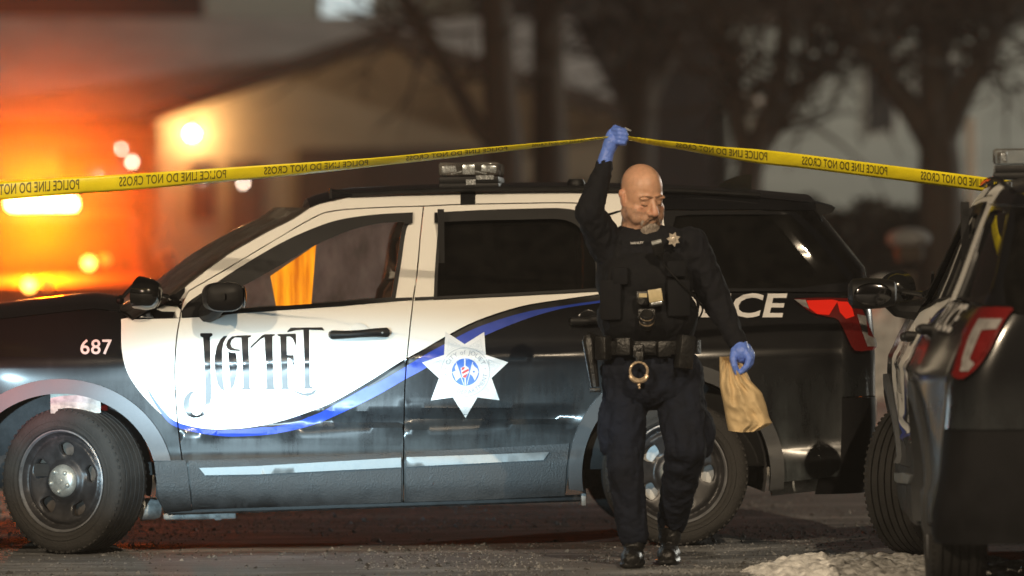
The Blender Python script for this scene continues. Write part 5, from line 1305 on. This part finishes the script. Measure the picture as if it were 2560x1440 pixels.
# ================================================================== trees, hedge, posts
M['bark'] = mat('dark_bark', (0.040, 0.030, 0.022), 0.9, var=0.35, vscale=3, bump=.6, bscale=9)
def tree(depth, limbs, seed, label, twigs=90, top=None):
    rnd = random.Random(seed)
    b0 = limbs[0][0]; q = at(b0[0], b0[1], depth); o = empty('bare_tree', (q.x, q.y, 0)); L0 = Vector(o.location)
    pm = depth / F_PX
    mb = MB(); lines = []
    for i, lb_ in enumerate(limbs):
        pts = curve([(x, y, r) for x, y, r in lb_], 5); off = rnd.uniform(-.3, .3) if i else 0
        P3 = []
        for k, (x, y, r) in enumerate(pts):
            P3.append(at(x, y, depth + off * k / len(pts)) - L0)
        if i == 0: P3[0].z = -.1
        mb.tube(P3, [max(.02, p_[2] * pm) for p_ in pts], 10); lines.append((P3, [p_[2] * pm for p_ in pts]))
    mb.build('trunk', M['bark'], o, 60)
    mb = MB()
    for k in range(twigs):
        P3, rr = rnd.choice(lines[1:] if len(lines) > 1 else lines); j = rnd.randrange(len(P3) // 3, len(P3)); a = P3[j]
        d = Vector((rnd.gauss(0, 1), rnd.gauss(0, .8), rnd.gauss(.5, .7))).normalized(); ln = rnd.uniform(.5, 1.8)
        pts = [a]; 
        for s in range(4):
            d = (d + Vector((rnd.gauss(0, .25), rnd.gauss(0, .25), rnd.gauss(.05, .2)))).normalized(); pts.append(pts[-1] + d * ln / 4)
        mb.tube(pts, [.030, .022, .016, .010, .005], 5)
        for s in range(4):
            i2 = rnd.randrange(1, 5); d2 = (d + Vector((rnd.gauss(0, .8), rnd.gauss(0, .8), rnd.gauss(0, .6)))).normalized(); l2 = rnd.uniform(.2, .7)
            mb.tube([pts[i2], pts[i2] + d2 * l2 * .5, pts[i2] + d2 * l2 + Vector((0, 0, .05))], [.012, .008, .004], 4)
    mb.build('crown', M['bark'], o, 0)
    tag(o, label, 'tree', 'bare trees in front of the houses')
tree(66, [[(1262, 935, 62), (1265, 600, 52), (1262, 380, 46), (1252, 250, 42), (1244, 100, 40), (1236, -60, 36), (1230, -300, 28)],
          [(1258, 370, 30), (1200, 318, 24), (1158, 250, 21), (1115, 170, 19), (1070, 90, 17), (1020, 10, 15), (980, -90, 11)], [(1244, 40, 22), (1290, -60, 18), (1350, -160, 12)]], 11, 'bare tree with a long limb reaching up-left across the garage gable', 70)
tree(68, [[(1375, 930, 60), (1376, 600, 50), (1374, 300, 43), (1370, 100, 40), (1366, -60, 38), (1360, -280, 26)],
          [(1370, 40, 24), (1440, -40, 18), (1520, -120, 12)], [(1366, -20, 22), (1320, -100, 15), (1290, -200, 10)]], 12, 'straight bare tree trunk right of the forked tree, before the snowy roof', 60)
tree(70, [[(1590, 925, 55), (1592, 500, 46), (1600, 300, 42), (1610, 120, 38), (1600, -60, 34), (1600, -250, 22)],
          [(1605, 330, 34), (1560, 200, 26), (1520, 80, 22), (1490, -40, 16)], [(1604, 260, 32), (1680, 120, 26), (1740, 0, 20), (1790, -100, 14)], [(1600, 140, 24), (1640, 20, 20), (1660, -90, 14)]], 13, 'dark spreading bare tree directly behind the raised glove', 120)
tree(64, [[(1862, 930, 52), (1868, 560, 42), (1872, 440, 36), (1905, 330, 28), (1945, 220, 24), (1960, 90, 20), (1975, -60, 15)],
          [(1872, 440, 26), (1850, 330, 22), (1835, 200, 19), (1800, 60, 16), (1770, -60, 12)], [(1905, 330, 20), (1990, 240, 17), (2080, 150, 14), (2150, 40, 10)], [(1880, 420, 16), (1930, 350, 14), (2000, 220, 12), (2030, 60, 9)]], 14, 'low-forking bare tree left of the big Y-shaped one', 110)
tree(62, [[(2355, 940, 72), (2352, 640, 62), (2350, 430, 56), (2345, 300, 44), (2338, 150, 40), (2330, 0, 38), (2322, -160, 28)],
          [(2345, 380, 40), (2290, 290, 34), (2230, 210, 30), (2180, 130, 26), (2140, 40, 22), (2110, -80, 16)], [(2352, 360, 38), (2400, 250, 32), (2450, 160, 28), (2500, 70, 24), (2560, -60, 18)],
          [(2338, 120, 24), (2390, 40, 20), (2420, -80, 14)]], 15, 'big Y-shaped bare tree behind the right-hand police car', 130)
# clipped dark hedge along the right-hand yard
M['hedge'] = mat('hedge_leaves', (0.045, 0.036, 0.022), 0.9, var=0.5, vscale=6)
def hedge(name, px0, px1, ytop, depth, label, n, seed):
    rnd = random.Random(seed); a, b = at(px0, ytop, depth), at(px1, ytop, depth); o = empty(name, ((a.x + b.x) / 2, a.y, 0)); W2 = (b.x - a.x) / 2; H_ = a.z
    mb = MB()
    for k in range(n):
        x, y, z = rnd.uniform(-W2, W2), rnd.uniform(-.6, .6), rnd.random() ** .7 * H_ * (.86 + .2 * noise.noise(Vector((k * .0 + rnd.random() * 3, 1, 2))))
        z *= 1 - .12 * abs(noise.noise(Vector((x * 1.3, 3, seed))))
        d = Vector((rnd.gauss(0, 1), rnd.gauss(0, 1), rnd.gauss(0, 1))).normalized(); e = d.cross(Vector((rnd.random(), rnd.random(), rnd.random()))).normalized(); s = rnd.uniform(.05, .11)
        c = Vector((x, y, z)); mb.add([c - d * s, c + e * s * .6, c + d * s, c - e * s * .6], [(0, 1, 2, 3)])
    mb.build('foliage', M['hedge'], o, 0)
    mb = MB()
    for k in range(14): x = -W2 + 2 * W2 * (k + .5) / 14; mb.tube([(x, 0, 0), (x + rnd.uniform(-.2, .2), 0, H_ * .8)], [.04, .015], 6)
    mb.build('stems', M['bark'], o); tag(o, label, 'hedge')
hedge('hedge', 1640, 2420, 455, 74, 'long dark hedge in front of the grey house on the right', 9000, 5)
hedge('hedge', 1270, 1640, 420, 77, 'short dark hedge against the right end of the garage', 4000, 6)
# lamp post, white post, snow-capped mailbox, snow bank
def post(name, px, ytop, ybot, depth, r, m_, label, cat, cap_=None, capm=None):
    q = at(px, ytop, depth); o = empty(name, (q.x, q.y, 0)); mb = MB(); mb.tube([(0, 0, 0), (0, 0, q.z)], [r, r * .9], 12); mb.box((0, 0, .04), (r * 3, r * 3, .08), bev=.01); mb.build('post', m_, o)
    if cap_: mb = MB(); mb.ball((0, 0, q.z + cap_[2] * .6), cap_, seg=18); mb.build('lamp_head' if cat == 'lamp post' else 'cap', capm, o)
    tag(o, label, cat); return o
M['frost'] = mat('frosted_globe', (0.5, 0.42, 0.36), .5, var=.1)
post('lamp_post', 1886, 262, 900, 72, .075, M['trim'], 'pale lamp post with a round globe among the trees', 'lamp post', (.11, .11, .12), M['frost'])
post('white_post', 2428, 310, 900, 58, .055, M['whitep'] if 'whitep' in M else M['trim'], 'slim white post just left of the right-hand car\'s light bar', 'post', (.05, .05, .04), M['trim'])
M['dullsnow'] = mat('grey_snow_cap', (0.20, 0.20, 0.20), .9, var=.2)
mbx = at(2272, 612, 47); o = empty('mailbox', (mbx.x, mbx.y, 0)); mb = MB(); mb.box((0, 0, mbx.z / 2 - .1), (.10, .10, mbx.z - .2), bev=.01); mb.build('post', M['bark'], o)
mb = MB(); mb.box((0, 0, mbx.z - .06), (.20, .48, .16), bev=.06); mb.build('box', M['bark'], o); mb = MB(); mb.ball((0, 0, mbx.z + .045), (.17, .30, .085)); mb.build('snow_cap', M['dullsnow'], o)
tag(o, 'snow-capped mailbox on a post between the two police cars', 'mailbox')
q = at(2230, 690, 52); hp3 = heap('snow_bank', (q.x, q.y, 0), 1.9, 1.3, .95, 5.7, 70, 2.0); tag(hp3, 'tall snow bank across the road between the two police cars', 'snow bank')

# ================================================================== air
def volume(name, density, color, aniso):
    mt = bpy.data.materials.new(name); mt.use_nodes = True; N, L = nodes(mt); N.remove(N['Principled BSDF'])
    v = N.new('ShaderNodeVolumePrincipled'); v.inputs['Color'].default_value = (*color, 1); v.inputs['Density'].default_value = density; v.inputs['Anisotropy'].default_value = aniso
    L.new(v.outputs[0], N['Material Output'].inputs['Volume']); return mt, N, L, v
hz, N_, L_, v_ = volume('haze_air', 0.0006, (0.9, 0.88, 0.86), 0.35)
mb = MB(); mb.box((0, 40, 12), (160, 190, 26)); o = mb.build('haze', hz, None, 0); o.location = (0, 0, 0); tag(o, kind='stuff')
ms, N_, L_, v_ = volume('exhaust_vapour', 0.0, (0.95, 0.93, 0.9), 0.2)  # mist added round the light bar to imitate its lens glow
tc = N_.new('ShaderNodeTexCoord'); ln = N_.new('ShaderNodeVectorMath'); ln.operation = 'LENGTH'; L_.new(tc.outputs['Object'], ln.inputs[0])
r1 = N_.new('ShaderNodeMapRange'); r1.inputs[1].default_value = 1.0; r1.inputs[2].default_value = 0.0; r1.inputs[3].default_value = 0.0; r1.inputs[4].default_value = 1.0; L_.new(ln.outputs['Value'], r1.inputs[0])
pw = N_.new('ShaderNodeMath'); pw.operation = 'POWER'; pw.inputs[1].default_value = 3.2; L_.new(r1.outputs[0], pw.inputs[0])
ml = N_.new('ShaderNodeMath'); ml.operation = 'MULTIPLY'; ml.inputs[1].default_value = 0.20; L_.new(pw.outputs[0], ml.inputs[0]); L_.new(ml.outputs[0], v_.inputs['Density'])
mb = MB(); mb.ball((0, 0, 0), (1, 1, 1), seg=32); o = mb.build('exhaust_vapour', ms, None, 180); o.location = lb + Vector((0, -1.5, 0)); o.scale = (3.4, 2.4, 3.2); tag(o, kind='stuff')
